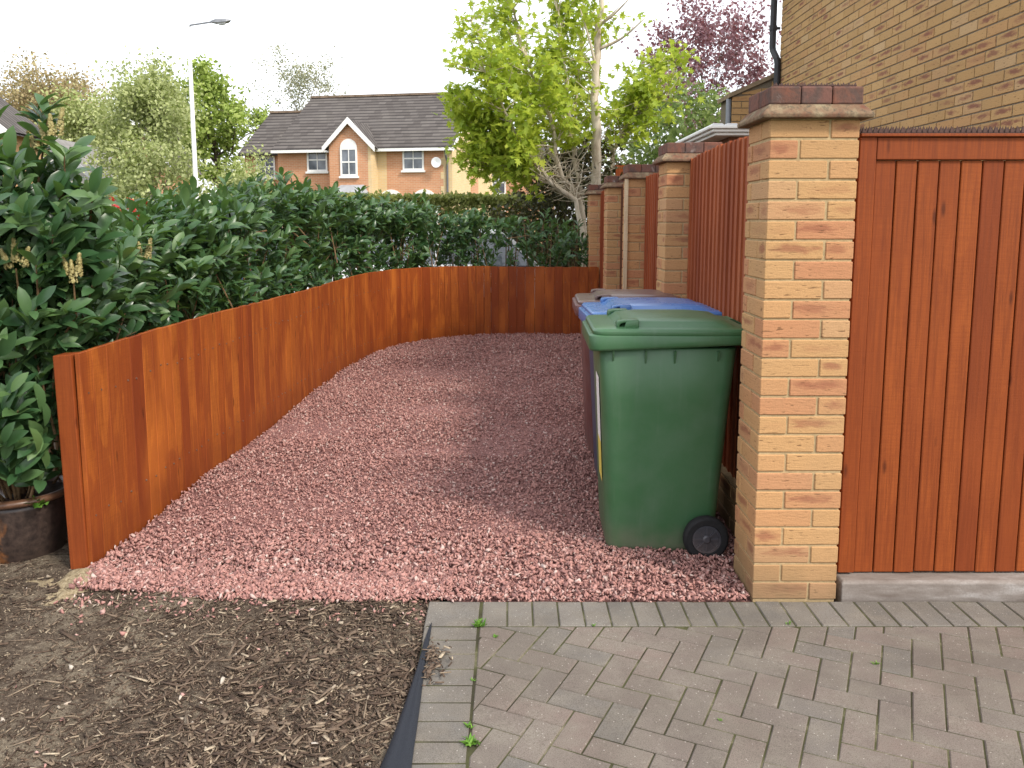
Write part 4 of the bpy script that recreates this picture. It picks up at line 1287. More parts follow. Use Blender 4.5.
# potted laurel and its pot
pot = empty('plant_pot', (-2.235, 3.64, 0), 0, 'round dark brown glazed pot with orange brown patch, left of the fence end', 'plant pot')
m = Mat('pot_glaze', (0.05, 0.035, 0.03), 0.32, 0.5)
n = m.noise(m.coord(), 5.0, 4, 0.6, .8); n2 = m.noise(m.coord(), 40, 4, 0.6)
s3 = m.sep(m.coord())
fac = m.math('ADD', m.math('MULTIPLY', s3[0], -2.6), m.math('MULTIPLY', n, 1.0))
c = m.mix(m.ramp(fac, [(0.52, 0.0), (0.62, 0.95)]), m.ramp(n2, [(.3, (0.022, 0.016, 0.015)), (.7, (0.062, 0.042, 0.034))]), m.ramp(n2, [(.3, (0.14, 0.055, 0.02)), (.7, (0.25, 0.11, 0.045))]))
m.col(c); m.rough(m.math('MULTIPLY_ADD', n2, .3, .22)); m.bump(n2, .25, .003)
mb = MB(); mb.lathe([(.0, -.04), (.160, -.04), (.168, -.03), (.192, .10), (.205, .22), (.206, .246)], seg=48); mb.build('body', m.m, pot, True)
mb = MB(); rings = []
for rd, h in ((.204, .246), (.226, .25), (.232, .262), (.228, .275), (.208, .28), (.196, .272), (.19, .20)):
    rings.append([(rd * math.cos(2 * math.pi * k / 48), rd * math.sin(2 * math.pi * k / 48), h) for k in range(48)])
mb.loft(rings, cap=False); mb.build('rim', simple('pot_rim', (0.12, 0.06, 0.035), .35, .5, .4, 14), pot, True)
mb = MB(); mb.lathe([(.0, .225), (.198, .22)], seg=32); mb.build('soil', simple('pot_soil', (0.03, 0.022, 0.016), 1, .1, .4, 60, .6), pot)

pl_ = empty('laurel_shrub', (-2.235, 3.64, .22), 0, 'tall leafy laurel with cream flower spikes growing in the brown pot', 'shrub')
Tp = np.array([-2.235, 3.64, .22])
r = np.random.default_rng(321)
n = 330
B = np.stack([-2.27 + r.normal(0, .24, n), 3.66 + r.normal(0, .15, n), .36 + 1.00 * r.random(n) ** .8], 1)
B[:, 0] = np.where((B[:, 0] > -1.99) & (B[:, 2] < 1.0), -2.1 - np.abs(r.normal(0, .1, n)), B[:, 0])
B[:95, 2] = r.uniform(.27, .60, 95); B[:95, 0] = -2.22 + r.normal(0, .11, 95); B[:95, 1] = 3.54 + r.normal(0, .08, 95)
B[95:143] = np.stack([-2.04 + r.normal(0, .085, 48), 3.66 + r.normal(0, .08, 48), r.uniform(1.15, 1.62, 48)], 1)
B[143:185] = np.stack([-2.33 + r.normal(0, .09, 42), 3.62 + r.normal(0, .08, 42), r.uniform(1.2, 1.55, 42)], 1)
D = np.stack([(B[:, 0] + 2.25) * 1.6, (B[:, 1] - 3.68) * 2 - .25, np.full(n, .75)], 1) + r.normal(0, .32, (n, 3))
top_shoot = [(np.array([-2.10, 3.64, 1.42]), np.array([.22, .02, 1.0]), .50), (np.array([-2.22, 3.62, 1.35]), np.array([-.04, -.05, 1.0]), .34), (np.array([-2.36, 3.60, 1.38]), np.array([-.2, -.05, .9]), .32), (np.array([-2.04, 3.7, 1.35]), np.array([.25, .0, .8]), .28)]
lens = r.uniform(.14, .26, n)
Pl = [shoot_leaves(B, D, lens, 8, .085, .155, r)]
for b, d, L in top_shoot:
    q = 4
    Pl.append(shoot_leaves(np.repeat((b + nrmz(d) * L * .62)[None], q, 0), np.repeat(d[None], q, 0) + r.normal(0, .12, (q, 3)), np.full(q, L * .42), 7, .085, .14, r, (.7, 1.3)))
P, A, N, S = [np.concatenate(z) for z in zip(*Pl)]
tp_ = P + nrmz(A) * S[:, None]
ok = ~(((tp_[:, 0] > -1.95) & (tp_[:, 2] < .96)) | ((P[:, 0] > -1.95) & (P[:, 2] < .96)))
P, A, N, S = P[ok], A[ok], N[ok], S[ok]
V, F = scatter(LV, LF, P, A, N, np.stack([S * 1.02, S, S], 1))
mesh_np('foliage', V - Tp, F, LAUREL, pl_, True)
mb = MB()
for b, d, L in top_shoot:
    d = Vector(d).normalized(); b = Vector(b)
    mb.tube([(-2.235, 3.64, .2), ((b.x - 2.235) / 2, (b.y + 3.64) / 2, .8), b, b + d * L], [.014, .011, .007, .003], 6)
for k in range(0, n, 4):
    if (B[k] + nrmz(D[k]) * lens[k])[0] > -2.0 and B[k][2] < 1.02: continue
    b = Vector(B[k]); d = Vector(D[k]).normalized()
    mb.tube([(-2.235 + (b.x + 2.235) * .3, 3.64 + (b.y - 3.64) * .3, max(.2, b.z - .35)), b, b + d * lens[k]], [.007, .005, .0025], 5)
for e in ((-2.03, 3.40, 1.28), (-1.835, 3.47, 1.22)):
    mb.tube([(-2.12, 3.62, e[2] - .45), (e[0] - .03, e[1] + .06, e[2] - .15), e], [.006, .005, .003], 5)
o = mb.build('stems', STEM, pl_, uv=False); o.data.transform(Matrix.Translation(-Vector(Tp)))
for base, d, L in [((-1.985, 3.62, 1.78), (-.25, 0, 1), .13), ((-1.965, 3.62, 1.82), (.0, -.05, 1), .11), ((-1.94, 3.62, 1.82), (.22, 0, 1), .14), ((-2.02, 3.62, 1.76), (-.5, 0, 1), .11),
                   ((-2.05, 3.40, 1.27), (-.3, -.1, .9), .10), ((-2.03, 3.40, 1.29), (.05, -.1, 1), .12), ((-2.00, 3.40, 1.28), (.35, -.1, .9), .10),
                   ((-1.835, 3.47, 1.20), (.0, -.1, 1), .12), ((-1.815, 3.47, 1.23), (.15, -.1, .9), .12), ((-1.85, 3.47, 1.24), (-.2, -.1, .9), .09)]:
    raceme(base, d, L, 'flower_spike', pl_, Tp, r)
for base, d, L in [((-1.83, 4.10, 1.26), (.0, -.1, 1), .12), ((-1.80, 4.10, 1.28), (.25, -.1, .9), .12), ((-1.86, 4.10, 1.27), (-.2, -.1, .9), .10)]:
    raceme(base, d, L, 'flower_spike', hd, Th, r)

# red leaved shrub behind the hedge
rs = empty('red_shrub', (-2.95, 5.6, 0), 0, 'shrub with bright red shoots behind the left part of the hedge', 'shrub')
r = np.random.default_rng(44); n = 26
Tr = np.array([-2.95, 5.6, 0])
B = np.stack([r.uniform(-2.90, -2.50, n), 5.6 + r.normal(0, .15, n), r.uniform(1.36, 1.52, n)], 1)
V, F = scatter(LV, LF, *[z for z in shoot_leaves(B, r.normal(0, .4, (n, 3)) + np.array([0, 0, 1]), np.full(n, .12), 7, .05, .09, r)])
mesh_np('foliage', V - Tr, F, REDL, rs, True)
mb = MB()
for k in range(0, n, 3): mb.tube([(-2.95, 5.6, 0), ((B[k][0] - 2.95) / 2, 5.6, .8), B[k]], [.012, .008, .003], 5)
o = mb.build('stems', STEM, rs, uv=False); o.data.transform(Matrix.Translation(-Vector(Tr)))

# small weeds in the joints
WV = np.array([(-.5, 0, 0), (0, 0, .08), (.5, 0, 0), (.28, .6, .1), (0, 1, .0), (-.28, .6, .1)]) * np.array([.36, 1, 1]); WF = np.array([(0, 1, 4, 5), (1, 2, 3, 4)])
def weed(x, y, n, L, label, flat=.5, z=0.0):
    r = np.random.default_rng(int(abs(x * 1000)) + 5)
    a = r.uniform(0, 6.28, n)
    P = np.stack([x + r.normal(0, L * .25, n), y + r.normal(0, L * .25, n), np.full(n, z)], 1)
    A = np.stack([np.cos(a), np.sin(a), r.uniform(.3, 1.5, n) * (1 - flat) + .15], 1)
    V, F = scatter(WV, WF, P, A, np.tile([0, 0, 1.0], (n, 1)) + r.normal(0, .3, (n, 3)), r.uniform(.4, 1.0, n) * L)
    o = mesh_np('weed', V - np.array([x, y, z]), F, WEED); o.location = (x, y, z)
    tag(o, label, 'weed')
weed(-0.122, 2.885, 34, .034, 'bright green grass tuft at the inner corner of the grey edging', .2)
weed(-0.118, 2.19, 30, .034, 'leafy green weed in the joint near the bottom of the picture', .6)
weed(-0.06, 2.80, 14, .016, 'tiny green weed in the pink paving just below the grey course', .6)
weed(-0.125, 2.27, 14, .022, 'small pale weed in the left edging joint above the leafy weed', .5)
weed(0.30, 2.885, 10, .014, 'tiny moss tuft under the grey course, right of the edging corner', .5)
weed(-0.125, 2.52, 12, .014, 'pale moss speck halfway along the left edging joint', .5)
weed(0.62, 2.30, 10, .013, 'moss speck between pink blocks in front of the green bin', .5)
weed(1.02, 2.90, 10, .018, 'tiny weed in the grey course in front of the brick pier', .5)
weed(1.22, 2.62, 12, .018, 'small round weed in the right paving below the gate', .6)
weed(-2.08, 3.50, 26, .07, 'fresh light green seedling at the rim of the brown pot', .4, .24)

# ------------------------------------------------------------------ trees
def branch_poly(p, d, L, n, wob, r, up=0.0):
    pts = [np.array(p, float)]; d = np.array(d, float)
    for k in range(n):
        d = nrmz(d + r.normal(0, wob, 3) + np.array([0, 0, up]))
        pts.append(pts[-1] + d * L / n)
    return pts, d
QV = np.array([(0, 0, 0), (.34, .45, .10), (0, 1, 0), (-.34, .45, .10)]); QF = np.array([(0, 1, 2, 3)])
def tree(name, label, loc, H, crown, leafm, barkm, trunk_r, seed, nl, leaf, limbs=9, base=.25, sub=5, cl=.35, group=None, cat='tree', stems=1, spread=1.0, twigs=3, up=.1):
    """recursive limbs; leaves scattered round the outer twigs. crown = horizontal radius"""
    r = np.random.default_rng(seed)
    t = empty(name, loc, 0, label, cat, group)
    mb = MB(); tips = []
    for s_ in range(stems):
        d0 = np.array([0, 0, 1.0]) if stems == 1 else nrmz(np.array([r.normal(0, .25), r.normal(0, .25), 1]))
        tr, _ = branch_poly((0, 0, -.1), d0, H * .86, 9, .06, r, .1)
        mb.tube(tr, [trunk_r * (1 - .88 * k / 9) for k in range(10)], 8)
        for i in range(limbs):
            f = base + (1 - base) * (i + r.random()) / limbs
            k = min(8.99, f * 9); a = int(k); p = tr[a] + (tr[a + 1] - tr[a]) * (k - a)
            az = i * 2.4 + r.uniform(-.5, .5)
            prof = math.sin(math.pi * min(1, (f - base) / (1 - base) * .78 + .22)) ** .7
            L = crown * (.55 + .5 * prof) * r.uniform(.7, 1.1) * spread
            dd = np.array([math.cos(az), math.sin(az), r.uniform(.25, .8) + (f - .5) * .6])
            lp, ld = branch_poly(p, nrmz(dd), L, 5, .16, r, up)
            r0 = trunk_r * (1 - .85 * f) * .55
            mb.tube(lp, [r0, r0 * .75, r0 * .55, r0 * .4, r0 * .28, r0 * .15], 6, False)
            for j in range(sub):
                g = r.uniform(.35, 1.0); q = min(4.99, g * 5); b = int(q); pp = lp[b] + (lp[b + 1] - lp[b]) * (q - b)
                sd = nrmz(ld + r.normal(0, .75, 3))
                sp, sd2 = branch_poly(pp, sd, L * r.uniform(.25, .5), 3, .2, r, .06)
                mb.tube(sp, [r0 * .3, r0 * .22, r0 * .15, r0 * .07], 4, False)
                tips += [sp[-1], sp[-2], (sp[-1] + sp[-2]) / 2]
                for w_ in range(twigs):
                    tp, _ = branch_poly(sp[r.integers(1, 4)], nrmz(sd2 + r.normal(0, .8, 3)), L * r.uniform(.12, .26), 2, .2, r)
                    mb.tube(tp, [r0 * .12, r0 * .08, r0 * .04], 3, False)
                    tips += [tp[-1], tp[1]]
    o = mb.build('trunk', barkm, t, True, uv=False)
    tips = np.array(tips)
    k = r.integers(0, len(tips), nl)
    P = tips[k] + r.normal(0, cl, (nl, 3)) * np.array([1, 1, .8])
    A = rand_dirs(nl, r) + np.array([0, 0, -.35])
    V, F = scatter(QV, QF, P, A, rand_dirs(nl, r) + np.array([0, 0, .8]), leaf * r.uniform(.6, 1.3, nl))
    mesh_np('crown', V, F, leafm, t)
    return t

# the fresh green maple behind the fence corner: several pale stems
mp_ = empty('maple_tree', (1.05, 11.7, 0), 0, 'multi stemmed tree in fresh yellow green leaf behind the far brick pier', 'tree')
r = np.random.default_rng(2024)
base = np.array([1.08, 11.7, 0])
def at(px, py, Y):     # direction helper in plan units: pixel of the study view to metres at depth Y
    return np.array([(px - 512) / 830. * Y * 1.0 / (0.992 - (py - 328) / 830. * .1267) * 1.0, Y, 1.47 + Y * (-.1267 - (py - 328) / 830. * .992) / (0.992 - (py - 328) / 830. * .1267)])
stems = [([(598, 260), (597, 215), (596, 145), (596, 85), (598, 35), (601, 0), (604, -80)], 11.7, .088, .0),
         ([(590, 262), (581, 205), (572, 140), (567, 92), (560, 40), (552, -30)], 11.8, .050, .4),
         ([(589, 262), (580, 208), (562, 176), (550, 118), (528, 62), (508, -5)], 11.5, .044, -.5),
         ([(588, 262), (579, 212), (552, 184), (530, 158), (505, 112), (480, 62)], 11.4, .037, -.8),
         ([(590, 262), (584, 212), (576, 150), (577, 95), (583, 40), (588, -30)], 12.1, .032, .6),
         ([(604, 262), (608, 215), (612, 160), (626, 128), (644, 100), (658, 62)], 12.3, .035, .7),
         ([(604, 262), (609, 215), (614, 150), (632, 120), (650, 105), (668, 92)], 12.4, .026, .2),
         ([(588, 262), (579, 214), (552, 184), (524, 150), (492, 130), (466, 112)], 11.6, .030, -.4),
         ([(589, 262), (580, 208), (562, 176), (546, 122), (510, 72), (470, 22)], 11.8, .028, .5),
         ([(588, 262), (581, 214), (548, 180), (520, 172), (498, 168), (486, 160)], 11.6, .026, -.3)]
mb = MB(); tips = []
for px, Y, r0, dy in stems:
    n = len(px); pts = [at(p[0], p[1], Y + dy * (k / n) ** 1.2) for k, p in enumerate(px)]
    pts[0] = np.array([pts[0][0] * .5 + base[0] * .5, Y, -.05])
    fine = catmull([tuple(p) for p in pts], 5)
    m_ = len(fine); fine = fine + r.normal(0, .012, fine.shape)
    fine = fine; mb.tube(fine, [max(.008, r0 * (1 - .75 * k / m_)) for k in range(m_)], 8)
    for i in range(int(m_ * .26), m_):
        for q in range(3 if r0 > .045 else 4):
            f = i / m_
            if r.random() > (.55 if r0 > .08 else .95): continue
            d = nrmz(np.array([r.normal(-.18 if r0 < .08 else 0, .8), r.normal(0, .8), r.uniform(-.15, .9)]))
            L = r.uniform(.30, .75) * (1 - .35 * f)
            tw, _ = branch_poly(fine[i], d, L, 4, .22, r, .08)
            mb.tube(tw, [.010, .008, .006, .004, .002], 4, False)
            if r0 > .08 and f > .35 and r.random() < .5: continue
            tips += [tw[2], tw[3], tw[4], tw[4], (tw[3] + tw[4]) / 2]
for pa, pb, pc in [((598, 26), (614, 14), (630, -2)), ((597, 50), (622, 38), (645, 18)), ((596, 70), (590, 42), (580, 8))]:
    q = [at(*pa, 11.7), at(*pb, 11.6), at(*pc, 11.5)]; fine = catmull([tuple(p) for p in q], 5); mb.tube(fine, [.026 * (1 - .8 * k / len(fine)) for k in range(len(fine))], 6)
    tips += [fine[-1]] * 3
o = mb.build('trunk', BARKP, mp_, True, uv=False); o.data.transform(Matrix.Translation((-1.05, -11.7, 0)))
tips = np.array(tips)
tips = tips[tips[:, 2] < 5.6]
low = (tips[:, 2] < 2.6) & (tips[:, 0] > .28) & (tips[:, 0] < 1.75)
low |= (tips[:, 2] < 1.75)
low |= (tips[:, 2] < 3.3) & (tips[:, 0] > .75) & (tips[:, 0] < 1.6) & (np.arange(len(tips)) % 3 > 1)
tips = tips[~low]
# five lobed leaf
ml = [(0, 0, 0)]
for a, rr_ in [(-150, .42), (-125, .22), (-75, .62), (-52, .30), (-38, .66), (-18, .42), (0, .95), (18, .42), (38, .66), (52, .30), (75, .62), (125, .22), (150, .42)]:
    ml.append((math.sin(R(a)) * rr_, .22 + math.cos(R(a)) * rr_, .12 * abs(math.sin(R(a))) * rr_ - .08 * max(0, math.cos(R(a))) * rr_))
MV = np.array(ml); MF = np.array([(0, k, k + 1) for k in range(1, 13)])
nl = 11000
wt = np.where(tips[:, 0] < base[0] - .1, 1.3, .75); wt = wt / wt.sum()
cl_ = r.choice(len(tips), 1300, p=wt); cpos = tips[cl_] + r.normal(0, .05, (1300, 3))
k = r.integers(0, 1300, nl)
P = cpos[k] + r.normal(0, .075, (nl, 3))
A = rand_dirs(nl, r) * .9 + np.array([0, 0, -.45])
V, F = scatter(MV, MF, P, A, rand_dirs(nl, r) * .6 + np.array([0, -.15, .9]), .098 * r.uniform(.55, 1.25, nl))
mesh_np('crown', V - np.array([1.05, 11.7, 0]), F, SYCL, mp_)

tree('plum_tree', 'purple leaved plum tree rising behind the garden store', (4.6, 18.0, 0), 5.9, 2.3, PLUML, BARKD, .09, 31, 12500, .085, limbs=20, base=.24, sub=6, cl=.11, up=.16)
tree('wispy_shrub', 'pale green wispy shrub left of the purple tree, behind the fence', (2.5, 14.6, 0), 3.9, 1.25, WISPL, BARKG, .04, 32, 7000, .10, limbs=14, base=.05, sub=5, cl=.14, cat='shrub', stems=3, up=.3)
tree('dark_shrub', 'dark brownish shrub around the foot of the multi stemmed tree', (0.45, 12.9, 0), 2.8, .9, DARKL, BARKD, .035, 33, 7000, .085, limbs=12, base=.08, sub=5, cl=.13, cat='shrub', stems=3)
tree('birch_tree', 'airy pale green birch tree behind the lamp post', (-9.4, 22.0, 0), 5.1, 1.75, BIRCHL, BARKG, .09, 34, 21000, .105, limbs=20, base=.12, sub=7, cl=.20, up=.18)
tree('birch_tree', 'lower pale green tree in front of the left end of the far house', (-7.5, 23.5, 0), 3.0, 1.2, BIRCHL, BARKG, .05, 35, 5000, .09, limbs=14, base=.15, sub=6, cl=.2, up=.12)
tree('oak_tree', 'large bright green tree behind the left end of the far house', (-17.2, 50, 0), 9.3, 3.9, OAKL, BARKD, .35, 36, 12000, .27, limbs=16, base=.3, sub=6, cl=.28)
tree('ash_tree', 'nearly bare grey tree behind the ridge of the far house', (-13.9, 56, 0), 10.4, 4.6, GREYL, BARKG, .22, 37, 8000, .14, limbs=18, base=.35, sub=7, cl=.25, up=.25)
tree('budding_tree', 'broad brown budding tree at the far left edge', (-24.5, 44, 0), 8.4, 3.6, BROWNL, BARKG, .3, 38, 20000, .17, limbs=20, base=.3, sub=7, cl=.4, up=.15)
tree('budding_tree', 'lower green and brown tree above the small grey roof', (-18.6, 38, 0), 6.2, 2.4, BIRCHL, BARKG, .2, 39, 14000, .17, limbs=16, base=.25, sub=6, cl=.35, up=.12)

# clipped sunlit hedge across the way
r = np.random.default_rng(61)
ph = empty('clipped_hedge', (-.3, 13.9, 0), 0, 'sunlit yellow green clipped hedge between the laurel and the far house', 'hedge')
n = 26000
fx = r.uniform(-2.8, 1.6, n); fy = r.uniform(0, 1, n); fz = r.uniform(0.5, 1, n)
side = r.random(n)
yy = np.where(side < .6, 13.5 + np.abs(r.normal(0, .06, n)), 13.5 + .8 * fy); zz = np.where(side < .6, .45 + 1.38 * r.random(n), 1.83 + r.normal(0, .03, n)) + .06 * (vnoise(fx, yy, 2, 3) - .5)
V, F = scatter(QV, QF, np.stack([fx, yy, zz], 1), rand_dirs(n, r), rand_dirs(n, r) + np.array([0, -.6, .8]), r.uniform(.05, .09, n))
mesh_np('foliage', V - np.array([-.3, 13.9, 0]), F, PRIVET, ph)
mb = MB()
for k in range(26):
    x = -2.5 + k * .155
    for q in range(3):
        a = r.normal(0, .12, 3); mb.tube([(x, 13.9, -.05), (x + a[0], 13.9 + a[1], .8), (x + 2 * a[0], 13.9 + 2.2 * a[1], 1.7)], [.014, .01, .004], 5)
o = mb.build('stems', BARKD, ph, uv=False); o.data.transform(Matrix.Translation((.3, -13.9, 0)))

# ------------------------------------------------------------------ far house
def brick_tex(name, c1, c2, mort, scale=1.0):
    m = Mat(name, c1, .9, .1)
    v = m.coord('UV')
    b = m.new('ShaderNodeTexBrick'); m.set(b.inputs['Vector'], v)
    b.inputs['Color1'].default_value = (*c1, 1); b.inputs['Color2'].default_value = (*c2, 1); b.inputs['Mortar'].default_value = (*mort, 1)
    b.inputs['Scale'].default_value = 1.0; b.inputs['Brick Width'].default_value = .225; b.inputs['Row Height'].default_value = .075; b.inputs['Mortar Size'].default_value = .008; b.inputs['Mortar Smooth'].default_value = .2
    n = m.noise(m.pos(), 1.3, 4, .6)
    m.col(m.mix(m.ramp(n, [(.35, .25), (.65, 0)]), b.outputs['Color'], tuple(x * .75 for x in c1)))
    return m.m
FRED = brick_tex('far_red_brick', (0.58, 0.29, 0.16), (0.50, 0.235, 0.125), (0.55, 0.42, 0.31))
FBUF = brick_tex('far_buff_brick', (0.68, 0.51, 0.28), (0.62, 0.45, 0.24), (0.58, 0.50, 0.37))
def tile_mat():
    m = Mat('far_roof_tile', (0.1, 0.1, 0.1), .85, .2)
    v = m.sep(m.coord('UV'))
    row = m.math('FRACT', m.math('MULTIPLY', v[1], 1 / .30)); colu = m.math('FLOOR', m.math('MULTIPLY', v[1], 1 / .30))
    x = m.math('MULTIPLY_ADD', colu, .37, m.math('MULTIPLY', v[0], 1 / .34))
    wn_ = m.new('ShaderNodeTexWhiteNoise', noise_dimensions='2D'); m.set(wn_.inputs['Vector'], m.comb(m.math('FLOOR', x), colu, 0.0))
    c = m.ramp(wn_.outputs['Value'], [(0, (0.082, 0.072, 0.067)), (1, (0.125, 0.112, 0.104))])
    n = m.noise(m.pos(), .9, 4, .6); c = m.mix(m.ramp(n, [(.5, 0), (.8, .4)]), c, (0.17, 0.155, 0.135))
    c = m.mix(m.ramp(row, [(0.0, .95), (.20, .85), (.34, .0)]), c, (0.022, 0.020, 0.020))
    m.col(c); m.bump(row, .6, .02)
    return m.m
TILE = tile_mat()
class UVB(MB):
    def quad(s, p0, p1, p2, p3):
        a, b, c_, d = map(Vector, (p0, p1, p2, p3)); ux_ = (b - a).normalized(); n = (b - a).cross(d - a); uy_ = n.cross(b - a).normalized()
        P = [a, b, c_, d]
        s.poly(P, [((p - a).dot(ux_) + a.x, (p - a).dot(uy_) + a.z) for p in P])
    def face(s, P, o=None):
        a = Vector(P[0]); ux_ = (Vector(P[1]) - a).normalized(); n = None
        for k in range(2, len(P)):
            n = ux_.cross(Vector(P[k]) - a)
            if n.length > 1e-5: break
        uy_ = n.normalized().cross(ux_)
        s.poly(P, [((Vector(p) - a).dot(ux_), (Vector(p) - a).dot(uy_)) for p in P])
    def wallbox(s, x0, x1, y0, y1, z0, z1):
        s.face([(x0, y0, z0), (x1, y0, z0), (x1, y0, z1), (x0, y0, z1)]); s.face([(x1, y0, z0), (x1, y1, z0), (x1, y1, z1), (x1, y0, z1)])
        s.face([(x1, y1, z0), (x0, y1, z0), (x0, y1, z1), (x1, y1, z1)]); s.face([(x0, y1, z0), (x0, y0, z0), (x0, y0, z1), (x0, y1, z1)]); s.face([(x0, y0, z1), (x1, y0, z1), (x1, y1, z1), (x0, y1, z1)])

def window(par, x, z0, w, h, y, mt=WHITE, arch=False, bars=True):
    """white sash window on a wall facing -y, proud of the wall"""
    mb = MB(); f = .075
    mb.bx(x - w / 2, x - w / 2 + f, y - .06, y, z0, z0 + h); mb.bx(x + w / 2 - f, x + w / 2, y - .06, y, z0, z0 + h)
    mb.bx(x - w / 2 + f + .001, x + w / 2 - f - .001, y - .058, y, z0, z0 + f); mb.bx(x - w / 2 + f + .001, x + w / 2 - f - .001, y - .058, y, z0 + h - f, z0 + h)
    if bars: mb.bx(x - w / 2 + f + .001, x + w / 2 - f - .001, y - .055, y, z0 + h * .5 - .03, z0 + h * .5 + .03); mb.bx(x - .018, x + .018, y - .050, y, z0 + f + .001, z0 + h - f - .001)
    mb.bx(x - w / 2 - .06, x + w / 2 + .06, y - .11, y, z0 - .09, z0 - .003)
    if arch:
        n = 12; pts = [(x + w / 2 * math.cos(math.pi * k / n), y - .05, z0 + h + .004 + w / 2 * math.sin(math.pi * k / n)) for k in range(n + 1)]
        mb.prism(pts, (0, .05, 0))
    fr = mb.build('window', mt, par)
    mb = MB(); mb.bx(x - w / 2 + f, x + w / 2 - f, y - .03, y - .004, z0 + f, z0 + h - f); mb.build('pane', GLASS, fr)
    return fr

fh = empty('far_house', (-2.55, 36.0, 0), R(-11), 'red and buff brick house with grey tiled roof and small front gable, across the road', 'house')
# local: x from -8 (left) to 0 (right), y depth 0..8
Wd, Dp, EZ, RZ = 8.0, 8.0, 4.76, 7.35
mb = UVB()
mb.face([(-Wd, 0, -.1), (-.28, 0, -.1), (-.28, 0, EZ), (-Wd, 0, EZ)])
mb.face([(0, Dp, -.1), (-Wd, Dp, -.1), (-Wd, Dp, EZ), (0, Dp, EZ)])
mb.face([(-Wd, Dp, -.1), (-Wd, 0, -.1), (-Wd, 0, EZ), (-Wd, Dp / 2, RZ - .1), (-Wd, Dp, EZ)])
mb.build('wall', FRED, fh)
mb = UVB(); mb.face([(0, 0, -.1), (0, Dp, -.1), (0, Dp, EZ), (0, Dp / 2, RZ - .1), (0, 0, EZ)]); mb.face([(-.28, -.003, -.1), (0, -.003, -.1), (0, -.003, EZ), (-.28, -.003, EZ)])
mb.build('side_wall', FBUF, fh)
mb = UVB()
mb.wallbox(-.001, .03, 3.3, 4.7, -.1, EZ + .9); o = mb.build('brick_band', FRED, fh)
mb = UVB()
for c_ in range(15): mb.wallbox(-.29 - (.22 if c_ % 2 else .10), -.285, -.012, .0, c_ * .30, c_ * .30 + .298)
mb.build('quoins', FBUF, fh)
def roof(par, x0, x1, y0, y1, ez, rz, oh=.35, th=.10):
    ym = (y0 + y1) / 2; sl = (rz - ez) / (ym - y0)
    mb = UVB(); ya, yb = y0 - oh, y1 + oh; za = ez - oh * sl
    mb.face([(x0, ya, za + th), (x1, ya, za + th), (x1, ym, rz + th), (x0, ym, rz + th)])
    mb.face([(x1, yb, za + th), (x0, yb, za + th), (x0, ym, rz + th), (x1, ym, rz + th)])
    mb.face([(x0, ya, za), (x1, ya, za), (x1, ya, za + th), (x0, ya, za + th)])
    for x in (x0, x1): mb.face([(x, ya, za), (x, ya, za + th), (x, ym, rz + th), (x, yb, za + th), (x, yb, za), (x, ym, rz)])
    mb.face([(x0, ya, za), (x1, ya, za), (x1, ym, rz), (x0, ym, rz)]); mb.face([(x0, yb, za), (x1, yb, za), (x1, ym, rz), (x0, ym, rz)])
    o = mb.build('roof', TILE, par)
    rd = MB(); n = int((x1 - x0) / .45)
    for k in range(n):
        a = x0 + (x1 - x0) * k / n; rd.box((a + (x1 - x0) / n / 2, ym, rz + th + .03), ((x1 - x0) / n - .01, .22, .10))
    rd.build('ridge_tiles', simple('ridge_tile', (0.20, 0.15, 0.11), .9, .1, .3, 4), o)
    return o
rf = roof(fh, -Wd - .12, .12, 0, Dp, EZ, RZ)
# verge board and fascia
mb = MB()
sl = (RZ - EZ) / (Dp / 2)
mb.prism([(.125, -.36, EZ - .36 * sl - .10), (.125, -.36, EZ - .36 * sl + .08), (.125, Dp / 2, RZ + .08), (.125, Dp / 2, RZ - .10)], (.03, 0, 0))
mb.prism([(.125, Dp + .36, EZ - .36 * sl - .10), (.125, Dp + .36, EZ - .36 * sl + .08), (.125, Dp / 2 + .001, RZ + .08), (.125, Dp / 2 + .001, RZ - .10)], (.03, 0, 0))
mb.build('verge_board', WHITE, fh)
mb = MB(); mb.bx(-Wd - .12, .12, -.42, -.352, EZ - .36 * sl - .06, EZ - .36 * sl + .06); mb.build('gutter', WHITE, fh)
mb = MB(); mb.tube([(-.2, -.38, EZ - .36 * sl), (-.2, -.30, EZ - .5), (-.2, -.06, EZ - .75), (-.2, -.06, 0)], .045, 8); mb.build('downpipe', simple('grey_pipe', (.12, .12, .13), .5, .4), fh)
window(fh, -6.12, 3.68, .95, 1.0, 0)
window(fh, -1.72, 3.68, .95, 1.0, 0)
# front bay with its gable
bx0, bx1, by = -5.25, -3.35, -.75
mb = UVB(); mb.face([(bx0, by, -.1), (bx1, by, -.1), (bx1, by, EZ), ((bx0 + bx1) / 2, by, EZ + 1.0), (bx0, by, EZ)]); mb.face([(bx0, .0, -.1), (bx0, by, -.1), (bx0, by, EZ), (bx0, 0, EZ)])
mb.build('bay_wall', FRED, fh)
mb = UVB(); mb.face([(bx1, by, -.1), (bx1, 0, -.1), (bx1, 0, EZ), (bx1, by, EZ)]); mb.face([(bx1 - .15, by - .003, -.1), (bx1, by - .003, -.1), (bx1, by - .003, EZ), (bx1 - .15, by - .003, EZ)]); mb.face([(bx1, -.003, -.1), (bx1 + .42, -.003, -.1), (bx1 + .42, -.003, EZ - .25), (bx1, -.003, EZ - .25)])
mb.build('bay_side', FBUF, fh)
bm_ = (bx0 + bx1) / 2
mb = UVB(); o_ = .20; sl2 = 1.0 / (bx1 - bm_)
zl_, zt = EZ - o_ * sl2, EZ + 1.0 + .06
